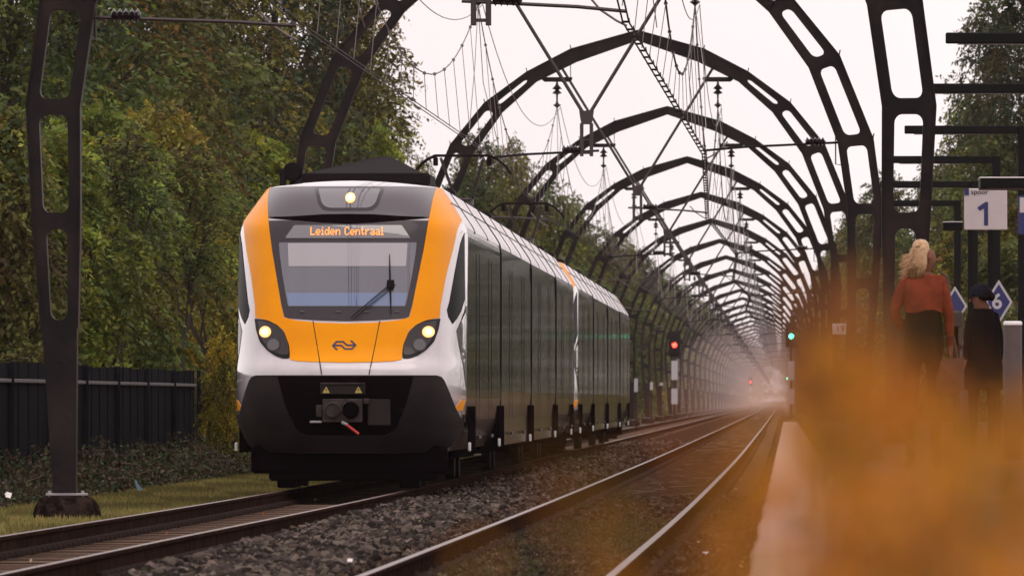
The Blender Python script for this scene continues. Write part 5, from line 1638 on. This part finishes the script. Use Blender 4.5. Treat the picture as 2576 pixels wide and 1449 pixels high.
# the tan bag in her right hand
bx, by, bz = at(2388, 915, K * 1.21)
bag = empty('carrier_bag', (bx, by, PT)); tag(bag, 'tan paper carrier bag hanging from the right hand of the woman', 'bag')
m = MB(); zc = bz - PT
m.add([(-0.10, -0.05, zc - 0.20), (0.10, -0.05, zc - 0.20), (0.10, 0.05, zc - 0.20), (-0.10, 0.05, zc - 0.20), (-0.09, -0.045, zc + 0.03), (0.11, -0.05, zc + 0.05), (0.10, 0.04, zc + 0.04), (-0.10, 0.05, zc + 0.02), (0.0, -0.075, zc - 0.08)],
      [(0, 1, 8), (1, 5, 8), (5, 4, 8), (4, 0, 8), (1, 2, 6, 5), (2, 3, 7, 6), (3, 0, 4, 7), (3, 2, 1, 0)])
m.build('bag_body', M['paperbag'], bag)
m = MB(); m.tube([(-0.05, -0.045, zc + 0.03), (-0.03, 0.0, zc + 0.20), (0.03, 0.0, zc + 0.21), (0.06, -0.045, zc + 0.04)], 0.006, 5); m.build('handle', M['brownbag'], bag)

# handbag at her side
x, y, z = at(2404, 832, K * 1.225)
sb_ = empty('shoulder_bag', (x, y, PT)); tag(sb_, 'brown leather handbag with a grey flap hanging right of the woman', 'bag')
m = MB(); m.bbox(-0.05, 0.055, -0.05, 0.05, z - PT - 0.16, z - PT + 0.15, 0.035); m.build('bag_body', M['brownbag'], sb_)
m = MB(); m.bbox(-0.045, 0.05, -0.058, -0.048, z - PT + 0.03, z - PT + 0.14, 0.004); m.build('flap', M['rod'], sb_)
m = MB(); m.tube([(-0.03, 0, z - PT + 0.15), (-0.06, 0.0, z - PT + 0.40), (-0.13, 0.0, z - PT + 0.43 + 0.02)], 0.008, 5); m.build('strap', M['brownbag'], sb_)

# man with a cap, facing left
mc = person(2472, 708, 1.73, 1.76, None, 'man in black coat and dark peaked cap facing left before the 6 sign')
J, E = body_joints(arm_l=((-0.17, -0.10, 1.12), (-0.19, -0.12, 0.95), (-0.20, -0.13, 0.88)), arm_r=((0.19, 0.06, 1.10), (0.18, 0.06, 0.88), (0.17, 0.06, 0.82)), head=(-0.045, 0), hips=0.13, sh=0.13, chest=0.14, waist=0.14, step=0.08)
skin_body('body', J, E, [M['skin'], M['blackcloth']], lambda c: 0 if (c.z > 1.47 or (abs(c.x) > 0.13 and c.z < 0.93 and c.z > 0.7)) else 1, mc)
face_bits(mc, -0.05, 0.02, -1.0, -0.25)
hair_mesh(mc, 'hair', 0.025, 0.01, M['darkhair'], 0.07, 140, (0, 0), gap_dir=math.pi, rr=0.080, seed=8)
m = MB(); m.lathe([(0.105, 1.60), (0.110, 1.63), (0.105, 1.68), (0.08, 1.715), (0.04, 1.735), (0.0, 1.74)], (-0.02, 0.02, 0), 20)
m.add([(-0.10, -0.07, 1.625), (-0.10, 0.11, 1.625), (-0.205, 0.08, 1.605), (-0.215, 0.02, 1.60), (-0.205, -0.04, 1.605), (-0.10, -0.07, 1.615), (-0.10, 0.11, 1.615), (-0.205, 0.08, 1.595), (-0.215, 0.02, 1.59), (-0.205, -0.04, 1.595)],
      [(0, 1, 2, 3, 4), (9, 8, 7, 6, 5), (1, 6, 7, 2), (2, 7, 8, 3), (3, 8, 9, 4), (4, 9, 5, 0), (0, 5, 6, 1)])
m.build('cap', M['greycloth'], mc, smooth=False)
m = MB(); tube_rows(m, [(0.10, 0.09, 1.47), (0.15, 0.13, 1.40), (0.175, 0.165, 1.32), (0.18, 0.17, 1.15), (0.185, 0.165, 1.0), (0.20, 0.17, 0.85), (0.205, 0.17, 0.62)], 26, 0.02); m.build('coat', M['blackcloth'], mc, smooth=True)

# ------------------------------------------------------------------ litter
def litter(name, px, py, yw, pts, material, label, zz=None):
    x, y, z = at(px, py, yw)
    m = MB(); m.add([(a * 0.55, b, c * 0.6) for a, b, c in pts], [(0, 1, 2), (0, 2, 3), (0, 3, 4), (4, 3, 5)] if len(pts) == 6 else [(0, 1, 2), (0, 2, 3)])
    o = m.build(name, material, None, loc=(x, y, zz if zz is not None else z)); tag(o, label, 'litter'); return o
litter('crumpled_wrapper', 1772, 1397, 88, [(-0.06, -0.04, 0), (0.05, -0.05, 0.02), (0.07, 0.05, 0.055), (-0.02, 0.06, 0.05), (-0.08, 0.02, 0.02), (-0.10, 0.04, 0.05)], M['litter'], 'white crumpled wrapper on the ballast between right rail and platform')
litter('plastic_scrap', 348, 1232, 140, [(-0.10, 0, 0.22), (-0.05, 0.02, 0.20), (0.02, 0.03, 0.02), (-0.03, 0, -0.01), (0.10, -0.03, 0.0), (0.06, 0.0, 0.02)], M['bluerag'], 'pale blue plastic scrap at the foot of the brambles')
litter('paper_scrap', 880, 1412, 71, [(-0.03, -0.02, 0), (0.03, -0.03, 0.0), (0.03, 0.03, 0.03), (-0.02, 0.03, 0.035), (-0.03, 0.02, 0.01), (-0.035, 0.04, 0.02)], M['litter'], 'small white scrap on the ballast left of the second rail')
litter('cardboard_scrap', 20, 1250, 122, [(-0.06, -0.02, 0), (0.04, -0.03, -0.02), (0.06, 0.03, 0.07), (-0.04, 0.03, 0.10), (-0.07, 0.02, 0.03), (-0.09, 0.04, 0.06)], M['litter'], 'pale scrap in the weeds at the left border')

# density of the dry weeds as the lens meets them (share of the view they take), turned into plants that stand on the platform
def sstep(a, b, v):
    t = np.clip((v - a) / (b - a), 0, 1); return t * t * (3 - 2 * t)
def veil(px, py):
    d = 1.15 * np.exp(-((px - 2130) / 105) ** 2) * sstep(640, 960, py)
    d = d + 1.55 * sstep(1940, 2120, px) * sstep(925, 1190, py)
    d = d + 0.75 * sstep(2000, 2200, px) * sstep(840, 1050, py)
    d = d * (0.85 + 0.35 * np.sin(px / 31.0 + 0.4 * np.sin(py / 60.0)) * sstep(700, 900, py))
    d = d + 0.9 * sstep(2000, 2250, px) * sstep(1200, 1420, py) * (0.6 + 0.4 * np.sin(px / 90.0))
    d = d + 0.78 * sstep(1150, 1850, px) * sstep(1000, 1330, py) * (1 - 0.5 * sstep(1890, 1960, px))
    d = d + 0.22 * sstep(1650, 1960, px) * sstep(880, 1040, py) * (1 - sstep(1960, 2050, px))
    d = d + 0.8 * sstep(2200, 2300, px) * sstep(915, 1060, py) * (1 - sstep(1150, 1300, py))
    hole = np.exp(-((px - 1975) / 85) ** 2) * sstep(1070, 1180, py)
    return d * (1 - 0.52 * hole)
W_COL = [(0.70, 0.245, 0.030), (0.52, 0.17, 0.028), (0.86, 0.35, 0.045), (0.34, 0.12, 0.025), (0.36, 0.20, 0.02), (0.14, 0.11, 0.02), (0.12, 0.055, 0.02)]
def weeds():
    rg = np.random.default_rng(77)
    sizes = None; size = 0.018; area = 0.5 * size * 0.42 * size * 1.1
    n_try = 200000
    px = rg.uniform(1150, 2850, n_try); py = rg.uniform(620, 1640, n_try); yy = np.where(rg.random(n_try) < np.where(px < 1900, 1.0, 0.5), rg.uniform(2.9, 3.6, n_try), rg.uniform(4.6, 6.4, n_try))
    s = F / yy
    rate = veil(px, py) / (area * 0.55 * s * s)
    keep = rg.random(n_try) < rate * (1700 * 1020) / n_try * 1.0
    px, py, yy, s = px[keep], py[keep], yy[keep], s[keep]
    X = (px - VPX) / s; Z = CAMZ + (VPY - py) / s
    # plants: roots in a row of clumps along the edge
    roots = np.array([(-0.060, 3.2), (-0.034, 3.6), (-0.014, 3.1), (0.008, 3.5), (0.021, 3.0), (0.036, 3.4), (0.052, 3.2), (0.068, 3.6), (0.086, 3.2), (0.105, 3.7)])
    names = ['thin dry weed leftmost in the blurred orange clump, over the rails', 'thin dry weed second from the left of the blurred clump', 'sparse weed in front of the pale platform edge',
             'dry weed at the left side of the tall orange plume', 'tallest orange plume left of the woman', 'orange weed just left of the legs of the woman', 'orange weed in front of the legs of the woman',
             'orange weed in front of the carrier bag', 'orange weed below the man with the cap', 'orange weed at the right border, below the thick bollard']
    dist = np.abs(X[:, None] - roots[None, :, 0]) + 0.02 * np.abs(yy[:, None] - roots[None, :, 1])
    own = dist.argmin(1)
    stem = mat('dry_weed_stem', (0.34, 0.17, 0.06), 0.8)
    gm = [mat('dry_grass_gold', (0.62, 0.26, 0.06), 0.8), mat('dry_grass_orange', (0.50, 0.16, 0.035), 0.8), mat('dry_grass_brown', (0.22, 0.10, 0.04), 0.8)]
    for k in range(len(roots)):
        i = np.where(own == k)[0]
        if len(i) == 0: continue
        rx, ry = roots[k]
        root = empty('dry_weed', (rx, ry, PT)); tag(root, names[k], 'weed', 'dry orange weeds at the platform edge, blurred in front of the lens')
        P = np.stack([X[i] - rx, yy[i] - ry, Z[i] - PT], 1)
        m = MB()
        for q in range(0, len(i), 11):
            c = P[q]; c0 = (c[0] * 0.12, c[1] * 0.12, 0.0)
            pts = [Vector(c0).lerp(Vector(c), t) + Vector((0.006 * math.sin(3 * t + q), 0, 0)) for t in np.linspace(0, 1, 6)]
            m.tube(pts, [0.0009 * (1 - 0.6 * t) for t in np.linspace(0, 1, 6)], 4)
        m.build('stems', stem, root)
        n = len(i)
        U = unit_rand(n, rg); N = unit_rand(n, rg) + np.array([0, -0.8, 0.5]); N -= U * np.sum(N * U, axis=1)[:, None]; N /= np.linalg.norm(N, axis=1)[:, None]
        ln = size * (0.7 + 0.7 * rg.random(n)); V, Fq = leaf_quads(P, N, U, ln, ln * 0.42)
        ci = rg.integers(len(W_COL), size=n)
        np_mesh('foliage', V, Fq, M['weedleaf'], np.array(W_COL)[ci] * (0.6 + 0.5 * rg.random(n))[:, None], root)
    # a plume of tall grass stalks that rises out of the clump
    root = empty('tall_grass', (0.02, 6.4, PT)); tag(root, 'tuft of tall dry orange grass stalks rising left of the woman', 'grass tuft')
    for q in range(120):
        s2 = F / 6.4
        tx = rg.normal(2120, 75) if q < 70 else rg.uniform(2050, 2600); ty = rg.uniform(650, 960) if q < 70 else rg.uniform(900, 1120)
        x1 = (tx - VPX) / s2 - 0.02; z1 = CAMZ + (VPY - ty) / s2 - PT
        x0 = x1 * 0.8 + rg.normal(0, 0.008); m = MB()
        w = rg.uniform(0.0010, 0.0022)
        pts = [Vector((x0 + (x1 - x0) * t ** 1.6, rg.normal(0, 0.002), z1 * t)) for t in np.linspace(0, 1, 7)]
        m.tube(pts, [w * (1 - 0.75 * t) for t in np.linspace(0, 1, 7)], 4)
        m.build('stalk', gm[q % 3], root)
weeds()

# ------------------------------------------------------------------ air
hz = MB(); hz.box(-400, 400, -30, 5700, -1.5, 30)
hm = bpy.data.materials.new('haze'); hm.use_nodes = True
t = hm.node_tree; t.nodes.clear()
pv = t.nodes.new('ShaderNodeVolumePrincipled'); pv.inputs['Density'].default_value = 0.00005; pv.inputs['Color'].default_value = (1.0, 0.80, 0.76, 1)
ou = t.nodes.new('ShaderNodeOutputMaterial'); t.links.new(pv.outputs[0], ou.inputs['Volume'])
ho = hz.build('haze', hm); tag(ho, kind='stuff')

# warm dust and spray hanging in the far end of the tunnel of arches
d = MB()
d.lathe([(0.0, -1.0), (0.25, -0.96), (0.5, -0.86), (0.75, -0.66), (0.92, -0.38), (1.0, 0.0), (0.92, 0.38), (0.75, 0.66), (0.5, 0.86), (0.25, 0.96), (0.0, 1.0)], (0, 0, 0), 24, 0, 'y')
dm = bpy.data.materials.new('dust_air'); dm.use_nodes = True
t = dm.node_tree; t.nodes.clear()
pv = t.nodes.new('ShaderNodeVolumePrincipled'); pv.inputs['Density'].default_value = 0.00055; pv.inputs['Color'].default_value = (1.0, 0.76, 0.70, 1)
ou = t.nodes.new('ShaderNodeOutputMaterial'); t.links.new(pv.outputs[0], ou.inputs['Volume'])
do = d.build('dust_cloud', dm); do.location = (-2.5, 1750, 1.5); do.scale = (13, 1050, 9.5); tag(do, 'warm pinkish dust hanging in the far end of the tunnel', 'dust', kind='stuff')
